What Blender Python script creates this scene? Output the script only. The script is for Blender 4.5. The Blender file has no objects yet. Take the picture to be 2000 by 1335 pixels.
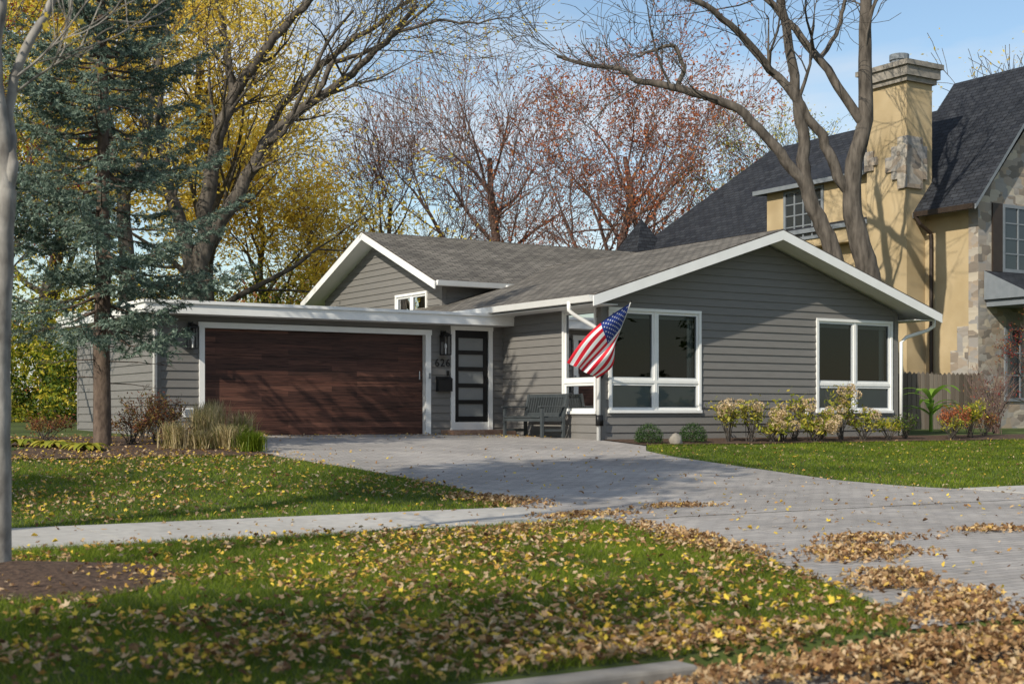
import bpy, math, random
import numpy as np
from mathutils import Vector, Matrix
R=random.Random(7); NR=np.random.default_rng(11)
scene=bpy.context.scene
scene.view_settings.view_transform='Standard'; scene.view_settings.look='None'; scene.view_settings.exposure=0
coll=scene.collection
# ------------------------------------------------------------ materials
def newmat(n):
    m=bpy.data.materials.new(n); m.use_nodes=True
    nt=m.node_tree; nt.nodes.clear()
    o=nt.nodes.new('ShaderNodeOutputMaterial'); return m,nt,o
def nd(nt,t,**k):
    n=nt.nodes.new(t)
    for a,b in k.items():
        if a.startswith('i_'): n.inputs[a[2:].replace('_',' ')].default_value=b
        else: setattr(n,a,b)
    return n
def c4(c): return (c[0],c[1],c[2],1)
def ramp(nt,stops,interp='LINEAR'):
    r=nt.nodes.new('ShaderNodeValToRGB'); cr=r.color_ramp; cr.interpolation=interp
    while len(cr.elements)<len(stops): cr.elements.new(.5)
    for e,(p,c) in zip(cr.elements,stops): e.position=p; e.color=c4(c)
    return r
def nmat(name,c1,c2,scale=4,rough=.7,bump=0,stretch=(1,1,1),spec=.3,detail=6,metal=0,big=None):
    m,nt,o=newmat(name); L=nt.links.new
    p=nd(nt,'ShaderNodeBsdfPrincipled'); p.inputs['Roughness'].default_value=rough
    p.inputs['Specular IOR Level'].default_value=spec; p.inputs['Metallic'].default_value=metal
    tc=nd(nt,'ShaderNodeTexCoord'); mp=nd(nt,'ShaderNodeMapping'); mp.inputs['Scale'].default_value=stretch
    L(tc.outputs['Object'],mp.inputs[0])
    nz=nd(nt,'ShaderNodeTexNoise'); nz.inputs['Scale'].default_value=scale; nz.inputs['Detail'].default_value=detail
    L(mp.outputs[0],nz.inputs[0]); r=ramp(nt,[(.3,c1),(.7,c2)]); L(nz.outputs[0],r.inputs[0])
    col=r.outputs[0]
    if big:
        n2=nd(nt,'ShaderNodeTexNoise'); n2.inputs['Scale'].default_value=big[0]; L(tc.outputs['Object'],n2.inputs[0])
        r2=ramp(nt,[(.35,(big[1],)*3),(.65,(1,1,1))]); L(n2.outputs[0],r2.inputs[0])
        mx=nd(nt,'ShaderNodeMix',data_type='RGBA',blend_type='MULTIPLY'); mx.inputs[0].default_value=1
        L(col,mx.inputs[6]); L(r2.outputs[0],mx.inputs[7]); col=mx.outputs[2]
    L(col,p.inputs['Base Color'])
    if bump:
        b=nd(nt,'ShaderNodeBump'); b.inputs['Strength'].default_value=bump; b.inputs['Distance'].default_value=.02
        L(nz.outputs[0],b.inputs['Height']); L(b.outputs[0],p.inputs['Normal'])
    L(p.outputs[0],o.inputs[0]); return m
def leafmat(name,stops,trans=.4,rough=.6,patch=None):
    m,nt,o=newmat(name); L=nt.links.new
    g=nd(nt,'ShaderNodeNewGeometry'); r=ramp(nt,stops); L(g.outputs['Random Per Island'],r.inputs[0])
    p=nd(nt,'ShaderNodeBsdfPrincipled'); p.inputs['Roughness'].default_value=rough; p.inputs['Specular IOR Level'].default_value=.25
    col=r.outputs[0]
    if patch:
        tc=nd(nt,'ShaderNodeTexCoord'); n2=nd(nt,'ShaderNodeTexNoise'); n2.inputs['Scale'].default_value=patch[0]; n2.inputs['Detail'].default_value=4; L(tc.outputs['Object'],n2.inputs[0])
        r2=ramp(nt,[(.36,patch[1]),(.64,patch[2])]); L(n2.outputs[0],r2.inputs[0])
        mx2=nd(nt,'ShaderNodeMix',data_type='RGBA',blend_type='MULTIPLY'); mx2.inputs[0].default_value=1; L(col,mx2.inputs[6]); L(r2.outputs[0],mx2.inputs[7]); col=mx2.outputs[2]
    t=nd(nt,'ShaderNodeBsdfTranslucent'); mx=nd(nt,'ShaderNodeMixShader'); mx.inputs[0].default_value=trans
    L(col,p.inputs['Base Color']); L(col,t.inputs[0]); L(p.outputs[0],mx.inputs[1]); L(t.outputs[0],mx.inputs[2]); L(mx.outputs[0],o.inputs[0])
    return m
def brickmat(name,c1,c2,mort,w,h,ms,rough=.85,bump=.4,off=.5,noise=.35,nscale=3):
    m,nt,o=newmat(name); L=nt.links.new
    tc=nd(nt,'ShaderNodeTexCoord'); b=nd(nt,'ShaderNodeTexBrick'); b.offset=off
    b.inputs['Scale'].default_value=1; b.inputs['Brick Width'].default_value=w; b.inputs['Row Height'].default_value=h
    b.inputs['Mortar Size'].default_value=ms; b.inputs['Color1'].default_value=c4(c1); b.inputs['Color2'].default_value=c4(c2); b.inputs['Mortar'].default_value=c4(mort)
    L(tc.outputs['UV'],b.inputs[0])
    nz=nd(nt,'ShaderNodeTexNoise'); nz.inputs['Scale'].default_value=nscale; nz.inputs['Detail'].default_value=8; L(tc.outputs['UV'],nz.inputs[0])
    r=ramp(nt,[(.3,(1-noise,)*3),(.7,(1+noise*.3,)*3)]); L(nz.outputs[0],r.inputs[0])
    mx=nd(nt,'ShaderNodeMix',data_type='RGBA',blend_type='MULTIPLY'); mx.inputs[0].default_value=1
    L(b.outputs[0],mx.inputs[6]); L(r.outputs[0],mx.inputs[7])
    p=nd(nt,'ShaderNodeBsdfPrincipled'); p.inputs['Roughness'].default_value=rough; p.inputs['Specular IOR Level'].default_value=.2
    L(mx.outputs[2],p.inputs['Base Color'])
    bp=nd(nt,'ShaderNodeBump'); bp.inputs['Strength'].default_value=bump; bp.inputs['Distance'].default_value=.01; bp.invert=True
    L(b.outputs['Fac'],bp.inputs['Height']); L(bp.outputs[0],p.inputs['Normal']); L(p.outputs[0],o.inputs[0]); return m
def stonemat(name):
    m,nt,o=newmat(name); L=nt.links.new
    tc=nd(nt,'ShaderNodeTexCoord'); mp=nd(nt,'ShaderNodeMapping'); mp.inputs['Scale'].default_value=(2.6,4.4,1); L(tc.outputs['UV'],mp.inputs[0])
    v=nd(nt,'ShaderNodeTexVoronoi'); v.distance='CHEBYCHEV'; L(mp.outputs[0],v.inputs[0]); v.inputs['Scale'].default_value=1
    v2=nd(nt,'ShaderNodeTexVoronoi',feature='DISTANCE_TO_EDGE'); L(mp.outputs[0],v2.inputs[0]); v2.inputs['Scale'].default_value=1
    sp=nd(nt,'ShaderNodeSeparateColor'); L(v.outputs['Color'],sp.inputs[0])
    r=ramp(nt,[(0,(.16,.14,.12)),(.35,(.34,.27,.20)),(.65,(.26,.25,.24)),(1,(.46,.40,.31))]); L(sp.outputs[0],r.inputs[0])
    p=nd(nt,'ShaderNodeBsdfPrincipled'); p.inputs['Roughness'].default_value=.9; L(r.outputs[0],p.inputs['Base Color'])
    bp=nd(nt,'ShaderNodeBump'); bp.inputs['Strength'].default_value=.5; bp.inputs['Distance'].default_value=.04; L(v2.outputs[0],bp.inputs['Height']); L(bp.outputs[0],p.inputs['Normal'])
    L(p.outputs[0],o.inputs[0]); return m
def woodmat(name):
    m,nt,o=newmat(name); L=nt.links.new
    tc=nd(nt,'ShaderNodeTexCoord'); b=nd(nt,'ShaderNodeTexBrick'); b.offset=.37; b.offset_frequency=2; b.squash=1.0
    for k,vv in (('Scale',1),('Brick Width',1.55),('Row Height',.1065),('Mortar Size',.0022)): b.inputs[k].default_value=vv
    b.inputs['Color1'].default_value=(.0,.0,.0,1); b.inputs['Color2'].default_value=(1,1,1,1); b.inputs['Mortar'].default_value=(0,0,0,1)
    L(tc.outputs['UV'],b.inputs[0])
    mp=nd(nt,'ShaderNodeMapping'); mp.inputs['Scale'].default_value=(1.0,22,1); L(tc.outputs['UV'],mp.inputs[0])
    n=nd(nt,'ShaderNodeTexNoise'); n.inputs['Scale'].default_value=1.6; n.inputs['Detail'].default_value=10; n.inputs['Distortion'].default_value=1.2; L(mp.outputs[0],n.inputs[0])
    r1=ramp(nt,[(0,(.050,.024,.018)),(.5,(.080,.035,.025)),(1,(.135,.062,.043))]); L(b.outputs[0],r1.inputs[0])
    r2=ramp(nt,[(.35,(.42,.40,.40)),(.5,(1,1,1)),(.7,(1.45,1.35,1.3))]); L(n.outputs[0],r2.inputs[0])
    mx=nd(nt,'ShaderNodeMix',data_type='RGBA',blend_type='MULTIPLY'); mx.inputs[0].default_value=1; L(r1.outputs[0],mx.inputs[6]); L(r2.outputs[0],mx.inputs[7])
    p=nd(nt,'ShaderNodeBsdfPrincipled'); p.inputs['Roughness'].default_value=.55; p.inputs['Specular IOR Level'].default_value=.25; L(mx.outputs[2],p.inputs['Base Color'])
    bp=nd(nt,'ShaderNodeBump'); bp.inputs['Strength'].default_value=.3; bp.inputs['Distance'].default_value=.004; L(b.outputs['Fac'],bp.inputs['Height']); bp.invert=True; L(bp.outputs[0],p.inputs['Normal'])
    L(p.outputs[0],o.inputs[0]); return m
def glassmat(name):
    m,nt,o=newmat(name); L=nt.links.new
    f=nd(nt,'ShaderNodeFresnel'); f.inputs[0].default_value=1.45
    t=nd(nt,'ShaderNodeBsdfTransparent'); t.inputs[0].default_value=(.52,.56,.55,1)
    g=nd(nt,'ShaderNodeBsdfGlossy'); g.inputs['Roughness'].default_value=.01
    mx=nd(nt,'ShaderNodeMixShader'); L(f.outputs[0],mx.inputs[0]); L(t.outputs[0],mx.inputs[1]); L(g.outputs[0],mx.inputs[2]); L(mx.outputs[0],o.inputs[0]); return m

M_sid=nmat('siding_grey',(.160,.153,.144),(.182,.174,.164),3,.6,.05,(1,1,8))
M_white=nmat('white_trim',(.74,.74,.72),(.80,.80,.78),3,.5)
M_shing=brickmat('shingles',(.21,.192,.165),(.115,.105,.092),(.05,.046,.042),.28,.14,.014,.9,.8,noise=.3,nscale=1.2)
M_slate=brickmat('dark_slate',(.040,.044,.052),(.022,.025,.032),(.010,.010,.012),.3,.16,.012,.7,.8)
M_flat=nmat('roof_membrane',(.5,.5,.5),(.6,.6,.6),2)
M_wood=woodmat('walnut_planks')
M_black=nmat('black_metal',(.010,.010,.011),(.014,.014,.015),5,.4)
M_frost=nmat('frosted_glass',(.20,.21,.21),(.25,.26,.26),1,.3)
M_glass=glassmat('window_glass')
M_blind=nmat('blinds',(.55,.55,.53),(.6,.6,.58),2,.7)
M_shade=nmat('roller_shade',(.50,.52,.53),(.56,.58,.59),2,.8)
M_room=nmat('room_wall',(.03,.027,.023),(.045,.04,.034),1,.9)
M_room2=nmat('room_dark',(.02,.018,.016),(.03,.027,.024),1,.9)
M_stucco=nmat('stucco',(.42,.32,.18),(.52,.41,.25),1.2,.9,.2,big=(.5,.82))
M_stone=stonemat('fieldstone')
M_cap=nmat('limestone_cap',(.22,.20,.17),(.32,.29,.25),5,.9,.2)
M_brown=nmat('brown_metal',(.03,.02,.015),(.04,.028,.02),5,.5)
M_bluegrey=nmat('bluegrey_trim',(.16,.18,.20),(.20,.22,.24),5,.6)
M_bench=nmat('bench_paint',(.045,.054,.058),(.062,.070,.075),5,.55)
M_step=nmat('step_brick',(.26,.15,.10),(.38,.25,.18),12,.9,.3)
M_paver=brickmat('pavers',(.40,.37,.34),(.31,.292,.275),(.17,.155,.14),.24,.12,.006,.85,.3,noise=.3,nscale=.55)
M_conc=nmat('concrete',(.38,.36,.33),(.48,.46,.42),8,.9,.2,big=(.6,.75))
M_curb=nmat('curb_concrete',(.22,.205,.185),(.32,.30,.27),8,.9,.3,big=(.6,.7))
M_asph=nmat('asphalt',(.05,.05,.052),(.08,.078,.076),60,.9,.3)
M_soil=nmat('lawn_soil',(.05,.075,.014),(.09,.125,.025),6,1,.3,big=(.3,.6))
M_mulch=nmat('mulch',(.035,.020,.013),(.12,.075,.05),25,1,1.0)
M_bark=nmat('bark_grey',(.04,.034,.028),(.14,.12,.10),9,.95,.9,(1,1,.25))
M_barkd=nmat('bark_dark',(.035,.03,.026),(.11,.095,.08),12,.95,.8,(1,1,.3))
M_barkp=nmat('bark_spruce',(.06,.042,.033),(.15,.11,.085),14,.95,.8,(1,1,.5))
M_twig=nmat('twig_red',(.105,.066,.056),(.19,.13,.11),5,.9)
M_fence=leafmat('fence_wood',[(0,(.10,.08,.06)),(.5,(.19,.155,.12)),(1,(.28,.24,.19))],0.0,.9)
M_grass=leafmat('grass_blades',[(0,(.085,.135,.010)),(.4,(.15,.225,.014)),(.8,(.23,.31,.024)),(.93,(.32,.36,.05)),(1,(.42,.36,.14))],.45,patch=(.9,(.55,.60,.55),(1.1,1.05,1.0)))
M_fall=leafmat('fallen_leaves',[(0,(.12,.06,.026)),(.18,(.26,.14,.06)),(.36,(.46,.30,.16)),(.56,(.64,.50,.33)),(.70,(.48,.26,.07)),(.82,(.68,.46,.07)),(1,(.84,.64,.08))],.3)
M_fallb=leafmat('brown_leaves',[(0,(.12,.06,.026)),(.3,(.28,.15,.065)),(.6,(.50,.32,.16)),(.85,(.62,.47,.29)),(1,(.68,.44,.08))],.3)
M_yel=leafmat('yellow_foliage',[(0,(.66,.46,.05)),(.5,(.86,.64,.09)),(1,(.92,.76,.20))],.55)
M_yg=leafmat('yellowgreen_foliage',[(0,(.14,.20,.02)),(.35,(.30,.35,.03)),(.7,(.58,.52,.06)),(1,(.76,.60,.08))],.5)
M_grn=leafmat('green_foliage',[(0,(.03,.06,.010)),(.6,(.07,.13,.02)),(1,(.16,.20,.03))],.4)
M_box=leafmat('boxwood',[(0,(.015,.04,.010)),(1,(.055,.11,.025))],.2)
M_rust=leafmat('rust_foliage',[(0,(.26,.07,.035)),(.5,(.46,.14,.06)),(1,(.60,.26,.09))],.45)
M_red=leafmat('red_foliage',[(0,(.12,.016,.016)),(.5,(.28,.04,.035)),(.8,(.36,.14,.05)),(1,(.20,.22,.05))],.4)
M_bush=leafmat('autumn_bush_foliage',[(0,(.12,.03,.02)),(.35,(.24,.08,.04)),(.6,(.30,.18,.06)),(.8,(.22,.22,.05)),(1,(.34,.10,.05))],.4)
M_need=leafmat('spruce_needles',[(0,(.055,.095,.070)),(.5,(.125,.180,.140)),(1,(.24,.30,.235))],.25)
M_hyd=leafmat('hydrangea_heads',[(0,(.44,.29,.14)),(.5,(.64,.49,.29)),(1,(.80,.67,.46))],.3)
M_hydl=leafmat('hydrangea_leaves',[(0,(.14,.20,.02)),(.5,(.38,.38,.05)),(1,(.56,.44,.07))],.4)
M_tan=leafmat('dry_grass',[(0,(.16,.20,.04)),(.3,(.36,.29,.13)),(1,(.60,.49,.29))],.3)
M_palm=leafmat('banana_leaves',[(0,(.14,.28,.03)),(1,(.28,.44,.07))],.45)
M_fr=nmat('flag_red',(.60,.012,.028),(.66,.018,.035),4,.7)
M_fw=nmat('flag_white',(.80,.80,.80),(.84,.84,.84),4,.7)
M_fb=nmat('flag_blue',(.016,.04,.21),(.02,.05,.24),4,.7)
M_rock=nmat('boulder_rock',(.20,.18,.15),(.34,.31,.27),6,.9,.5)
# ------------------------------------------------------------ mesh builder
def auto_uv(me):
    uvl=me.uv_layers.new(name='UVMap'); n=len(me.polygons)
    if n==0 or n>60000: return
    d=uvl.data
    for p in me.polygons:
        nn=p.normal
        if abs(nn.z)>.995: t=Vector((1,0,0)); b=Vector((0,1,0))
        else:
            t=Vector((0,0,1)).cross(nn).normalized(); b=nn.cross(t)
        for li in p.loop_indices:
            co=me.vertices[me.loops[li].vertex_index].co; d[li].uv=(co.dot(t)+50,co.dot(b)+50)
def group(name,loc):
    e=bpy.data.objects.new(name,None); e.location=loc; e.empty_display_size=.2; coll.objects.link(e); return e
class MB:
    def __init__(s): s.v=[];s.f=[];s.m=[]
    def add(s,vs,fs,m=0):
        b=len(s.v); s.v+=[tuple(x) for x in vs]
        for f in fs: s.f.append(tuple(b+i for i in f)); s.m.append(m)
    def box(s,x0,x1,y0,y1,z0,z1,m=0):
        if x0>x1:x0,x1=x1,x0
        if y0>y1:y0,y1=y1,y0
        s.add([(x0,y0,z0),(x1,y0,z0),(x1,y1,z0),(x0,y1,z0),(x0,y0,z1),(x1,y0,z1),(x1,y1,z1),(x0,y1,z1)],
              [(3,2,1,0),(4,5,6,7),(0,1,5,4),(1,2,6,5),(2,3,7,6),(3,0,4,7)],m)
    def hexa(s,bot,top,m=0,mt=None):
        s.add(list(bot)+list(top),[(3,2,1,0),(0,1,5,4),(1,2,6,5),(2,3,7,6),(3,0,4,7)],m)
        s.add(list(top),[(0,1,2,3)],m if mt is None else mt)
    def beam(s,p,q,w,h,m=0):
        p=Vector(p);q=Vector(q); t=(q-p).normalized(); up=Vector((0,0,1)) if abs(t.z)<.95 else Vector((0,1,0))
        a=t.cross(up).normalized()*w/2; b=a.cross(t).normalized()*h/2
        vs=[p-a-b,p+a-b,p+a+b,p-a+b,q-a-b,q+a-b,q+a+b,q-a+b]
        s.add(vs,[(3,2,1,0),(4,5,6,7),(0,1,5,4),(1,2,6,5),(2,3,7,6),(3,0,4,7)],m)
    def tube(s,pts,rad,n=6,m=0,cap=False):
        pts=[Vector(p) for p in pts]; k=len(pts); base=len(s.v); nr=None
        for i in range(k):
            t=(pts[min(i+1,k-1)]-pts[max(i-1,0)])
            if t.length<1e-6: t=Vector((0,0,1))
            t.normalize()
            if nr is None: nr=t.orthogonal().normalized()
            else:
                nr=nr-t*nr.dot(t); nr=nr.normalized() if nr.length>1e-4 else t.orthogonal().normalized()
            bn=t.cross(nr); r=rad[i]
            for j in range(n):
                a=2*math.pi*j/n; q=pts[i]+nr*(math.cos(a)*r)+bn*(math.sin(a)*r); s.v.append((q.x,q.y,q.z))
        for i in range(k-1):
            for j in range(n):
                j2=(j+1)%n; s.f.append((base+i*n+j,base+i*n+j2,base+(i+1)*n+j2,base+(i+1)*n+j)); s.m.append(m)
        if cap:
            s.f.append(tuple(base+j for j in range(n))[::-1]); s.m.append(m)
            s.f.append(tuple(base+(k-1)*n+j for j in range(n))); s.m.append(m)
    def build(s,name,mats,parent=None,loc=None,smooth=False,uv=True,bevel=0):
        L=Vector(parent.location) if parent else Vector(loc or (0,0,0))
        me=bpy.data.meshes.new(name)
        me.from_pydata([(x-L.x,y-L.y,z-L.z) for x,y,z in s.v],[],s.f)
        for mm in mats: me.materials.append(mm)
        me.polygons.foreach_set('material_index',s.m)
        if smooth: me.polygons.foreach_set('use_smooth',[True]*len(s.f))
        me.update()
        if uv: auto_uv(me)
        o=bpy.data.objects.new(name,me); coll.objects.link(o)
        if parent: o.parent=parent
        else: o.location=L
        if bevel:
            b=o.modifiers.new('bevel','BEVEL'); b.width=bevel; b.segments=2; b.limit_method='ANGLE'
        return o
def npmesh(name,V,F,mat,parent=None,loc=None,smooth=False):
    L=np.array(parent.location if parent else (loc or (0,0,0)),dtype=float)
    V=(V-L).astype(np.float32); me=bpy.data.meshes.new(name)
    me.vertices.add(len(V)); me.vertices.foreach_set('co',V.ravel())
    k=F.shape[1]; me.loops.add(F.size); me.loops.foreach_set('vertex_index',F.astype(np.int32).ravel())
    me.polygons.add(len(F)); me.polygons.foreach_set('loop_start',np.arange(0,F.size,k,dtype=np.int32))
    try: me.polygons.foreach_set('loop_total',np.full(len(F),k,dtype=np.int32))
    except Exception: pass
    if smooth: me.polygons.foreach_set('use_smooth',np.ones(len(F),dtype=bool))
    me.materials.append(mat); me.update(calc_edges=True); me.validate()
    o=bpy.data.objects.new(name,me); coll.objects.link(o)
    if parent: o.parent=parent
    else: o.location=Vector(L)
    return o
# leaf templates
def maple():
    pts=[(0,-.1,.0)]
    for i in range(10):
        a=math.pi/2+i*2*math.pi/10; r=(1.0 if i%2==0 else .50)
        if i==5: r=.2
        if i in(4,6): r=.7
        if i in(2,8): r=.9
        pts.append((math.cos(a)*r,math.sin(a)*r,.30*r*r))
    return np.array(pts),np.array([(0,1+i,1+(i+1)%10) for i in range(10)])
OV=(np.array([(0,-1,0),(.5,0,.12),(0,1,0),(-.5,0,.12)]),np.array([(0,1,2),(0,2,3)]))
CURL=(np.array([(-.35,-.75,.25),(.0,-1.0,0),(.55,-.5,.3),(-.75,.1,.5),(0,0,0),(.45,.1,.45),(-.25,.5,.32),(0,1.05,.12),(.6,.75,.25)]),
      np.array([(0,1,4),(0,4,3),(1,2,5),(1,5,4),(3,4,7),(3,7,6),(4,5,8),(4,8,7)]))
MP=maple()
def scatter(name,P,S,tmpl,mat,tilt=.3,rnd=False,parent=None,loc=None,curl=1.0):
    T,F=tmpl; N=len(P); P=np.asarray(P,dtype=float); S=np.broadcast_to(np.asarray(S,dtype=float),(N,))
    if rnd: n=NR.normal(size=(N,3)); n[:,2]=np.abs(n[:,2])+.2
    else:
        n=NR.normal(size=(N,3))*tilt; n[:,2]=1
    n/=np.linalg.norm(n,axis=1)[:,None]
    a=NR.normal(size=(N,3)); a-=n*(a*n).sum(1)[:,None]; a/=np.linalg.norm(a,axis=1)[:,None]; b=np.cross(n,a)
    cz=NR.uniform(-1.5,2.6,N)*curl
    sx=NR.uniform(.6,1.0,N)
    V=P[:,None,:]+S[:,None,None]*(T[None,:,0:1]*sx[:,None,None]*a[:,None,:]+T[None,:,1:2]*b[:,None,:]+T[None,:,2:3]*cz[:,None,None]*n[:,None,:])
    FF=(F[None]+np.arange(N)[:,None,None]*len(T)).reshape(-1,3)
    return npmesh(name,V.reshape(-1,3),FF,mat,parent,loc)
def scatter2(name,P,s0,s1,mat,tilt):
    g=group(name,(6,9,-.6)); n=len(P); k=NR.uniform(0,1,n)<.62
    scatter('flat_leaves',P[k],NR.uniform(s0,s1,k.sum()),MP,mat,tilt,parent=g)
    scatter('curled_leaves',P[~k]+np.array([0,0,.008]),NR.uniform(s0*.8,s1*.75,(~k).sum()),CURL,mat,tilt*1.5,parent=g)
# ------------------------------------------------------------ terrain
ZY=[-600,-9.4,-9.2,5.3,5.5,11.6,13.5,22.77,26.5,34,60,600]
ZZ=[-.6,-.76,-.90,-.90,-.76,-.64,-.62,-.09,-.005,.10,.25,.8]
def zt(y): return np.interp(y,ZY,ZZ)
mb=MB(); xs=[-600,-60,-20,0,10,20,30,60,120,600]
vs=[(x,y,float(zt(y))) for y in ZY for x in xs]; nx=len(xs)
mb.add(vs,[(j*nx+i,j*nx+i+1,(j+1)*nx+i+1,(j+1)*nx+i) for j in range(len(ZY)-1) for i in range(nx-1)])
mb.build('ground',[M_soil])
def drape(name,ys,fl,fr,mat,off=.006):
    ys=sorted(set(list(ys)+[y for y in ZY if ys[0]<y<ys[-1]])); mb=MB(); prev=None
    for y in ys:
        z=float(zt(y))+off; cur=((fl(y),y,z),(fr(y),y,z))
        if prev: mb.add([prev[0],prev[1],cur[1],cur[0]],[(0,1,2,3)])
        prev=cur
    return mb.build(name,[mat])
DLy=[13.45,15.5,18,20,22,24,26.6]; DLx=[8.55,8.9,8.8,8.5,8.45,8.9,9.3]
DRy=[13.45,14,15,19,20.2,21,21.3,26.6]; DRx=[15.9,15.4,15.0,15.2,15.5,16.1,16.34,16.34]
ALy=[5.5,5.8,8.3,11.6]; ALx=[6.1,6.4,7.6,8.4]
fDL=lambda y:float(np.interp(y,DLy,DLx)); fDR=lambda y:float(np.interp(y,DRy,DRx)); fAL=lambda y:float(np.interp(y,ALy,ALx))
drape('driveway',np.linspace(13.45,26.7,40),fDL,fDR,M_paver)
drape('driveway_apron',np.linspace(5.5,11.58,20),fAL,lambda y:float(np.interp(y,[5.5,11.6],[18,15.8])),M_paver)
drape('driveway_crossing',[11.585,13.445],lambda y:8.55,lambda y:15.85,M_paver,.010)
mb=MB()
def slabs(x0,x1):
    x=x0
    while x<x1:
        e=min(x+1.5,x1)
        mb.hexa([(x,11.62,-.70),(e-.012,11.62,-.70),(e-.012,13.42,-.70),(x,13.42,-.70)],[(x,11.62,float(zt(11.62))+.02),(e-.012,11.62,float(zt(11.62))+.02),(e-.012,13.42,float(zt(13.42))+.02),(x,13.42,float(zt(13.42))+.02)])
        x+=1.5
slabs(-40,8.54); slabs(15.86,60)
mb.build('sidewalk',[M_conc])
mb=MB(); mb.box(-200,200,-9.1,5.28,-1,-.892); mb.build('street',[M_asph])
mb=MB()
x=-60.4
while x<60:
    lo=-.76 if not(4.0<x+1.2<18) else -.85
    mb.box(x,x+2.385,5.29,5.47,-1,lo); mb.box(x,x+2.39,4.95,5.289,-1,-.885); x+=2.4
mb.build('street_curb',[M_curb],bevel=.02)
drape('mulch_bed',np.linspace(21.3,22.8,8),lambda y:16.36+.0*y,lambda y:31,M_mulch,.02)
drape('mulch_bed',np.linspace(20.6,26.6,24),lambda y:5.0-.15*abs(y-23.5)+.3*math.sin(y*2),lambda y:fDL(y)-.02,M_mulch,.02)
mb=MB(); ring=[]
for i in range(28):
    a=i*2*math.pi/28; r=.95+.12*math.sin(3*a); ring.append((2.3+math.cos(a)*r,9.75+math.sin(a)*r*.9))
vs=[(2.2,10.0,float(zt(10.))+.12)]+[(x,y,float(zt(y))+.01) for x,y in ring]
mb.add(vs,[(0,1+i,1+(i+1)%28) for i in range(28)]); mb.build('mulch_ring',[M_mulch],smooth=True)
# ------------------------------------------------------------ grass + leaves
def pn(x,y,s=1.0,k=0):
    return (np.sin(x*1.3*s+1.7*np.sin(y*.9*s+k)+k)+np.sin(y*1.9*s+1.3*np.sin(x*1.1*s+2+k))+.7*np.sin((x+y)*2.7*s+k*2)+.5*np.sin((x-1.4*y)*4.1*s+1))/3.2
def inring(x,y): return ((x-2.3)**2+((y-9.75)/.9)**2)<.93**2
def grass_pts(x0,x1,y0,y1,dens,keep):
    n=int((x1-x0)*(y1-y0)*dens); x=NR.uniform(x0,x1,n); y=NR.uniform(y0,y1,n); k=keep(x,y); return x[k],y[k]
def blades(x,y,h0,h1,w):
    n=len(x); z=zt(y); h=NR.uniform(h0,h1,n)*(1+.3*pn(x,y,1.5)); a=NR.uniform(0,2*np.pi,n); l=NR.normal(0,.7,(n,2))*h[:,None]
    dx=np.cos(a)*w/2*NR.uniform(.7,1.3,n); dy=np.sin(a)*w/2
    V=np.empty((n,3,3)); V[:,0]=np.stack([x-dx,y-dy,z-.005],1); V[:,1]=np.stack([x+dx,y+dy,z-.005],1); V[:,2]=np.stack([x+l[:,0],y+l[:,1],z+h],1)
    return V.reshape(-1,3)
near=lambda x,y:(x<np.interp(y,ALy,ALx)-.03+.05*pn(x,y,6))&(~inring(x,y))&(x>.21*y-2.2)
farl=lambda x,y:(x<np.interp(y,DLy,DLx)-.04)&(x>.21*y-2.5)&(~((y>20.6+.2*np.sin(x*2))&(x>4.7)))
farr=lambda x,y:(x>np.interp(y,DRy,DRx)+.04)&(y<21.3+.15*np.sin(x*1.2))
g1=grass_pts(-1.5,8.5,5.52,11.6,3000,near)
g2=grass_pts(.2,9,13.45,20,1000,farl); g3=grass_pts(1,9,20,30,500,lambda x,y:farl(x,y)&(x<8.3))
g4=grass_pts(14.9,30,13.45,21.5,700,farr)
V=np.concatenate([blades(*g1,.03,.062,.0065),blades(*g2,.03,.055,.011),blades(*g3,.035,.06,.015),blades(*g4,.03,.055,.014)])
npmesh('grass_lawn',V,np.arange(len(V)).reshape(-1,3),M_grass)
def sample(x0,x1,y0,y1,dmax,dens):
    n=int((x1-x0)*(y1-y0)*dmax); x=NR.uniform(x0,x1,n); y=NR.uniform(y0,y1,n); k=NR.uniform(0,dmax,n)<dens(x,y); return x[k],y[k]
def dens_all(x,y):
    al=np.interp(y,ALy,ALx); dl=np.interp(y,DLy,DLx); dr=np.interp(y,DRy,DRx); d=np.zeros_like(x)
    strip=(y>5.5)&(y<11.6); lawn=strip&(x<al)
    d=np.where(lawn,(235+90*np.clip(8.2-y,0,2.5))*np.clip(.8+1.2*pn(x,y,1.1,1)+.6*pn(x,y,3.1,4),.15,2.2),d)
    d=np.where(strip&(x>=al),14*np.clip(.6+1.6*pn(x,y,1.3,5),.2,5),d)
    d=np.where((y>11.6)&(y<13.45),10,d)
    L=(y>=13.45)&(x<dl); d=np.where(L,105*np.clip(.7+1.2*pn(x,y,.9,2)+.4*pn(x,y,2.7,3),.10,2.2),d)
    D=(y>=13.45)&(x>=dl)&(x<=dr); d=np.where(D,7,d)
    d=np.where((y>=13.45)&(x>dr),16,d)
    return d
P=[sample(-1.5,17,5.3,21.5,700,dens_all), sample(17,31,13.5,21.5,18,dens_all), sample(1.5,9,20,27,45,lambda x,y:40+0*x), sample(9,16.3,24,26.5,40,lambda x,y:np.where((y>25.6)|(x>15.2),34,9))]
x=np.concatenate([p[0] for p in P]); y=np.concatenate([p[1] for p in P]); k=x>.21*y-2.2; x=x[k];y=y[k]
z=zt(y)+np.where((x<np.interp(y,ALy,ALx))&(y<11.6)|(x<np.interp(y,DLy,DLx))&(y>13.45),NR.uniform(.03,.07,len(x)),.02)
scatter2('fallen_leaves',np.stack([x,y,z],1),.016,.041,M_fall,.45)
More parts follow.
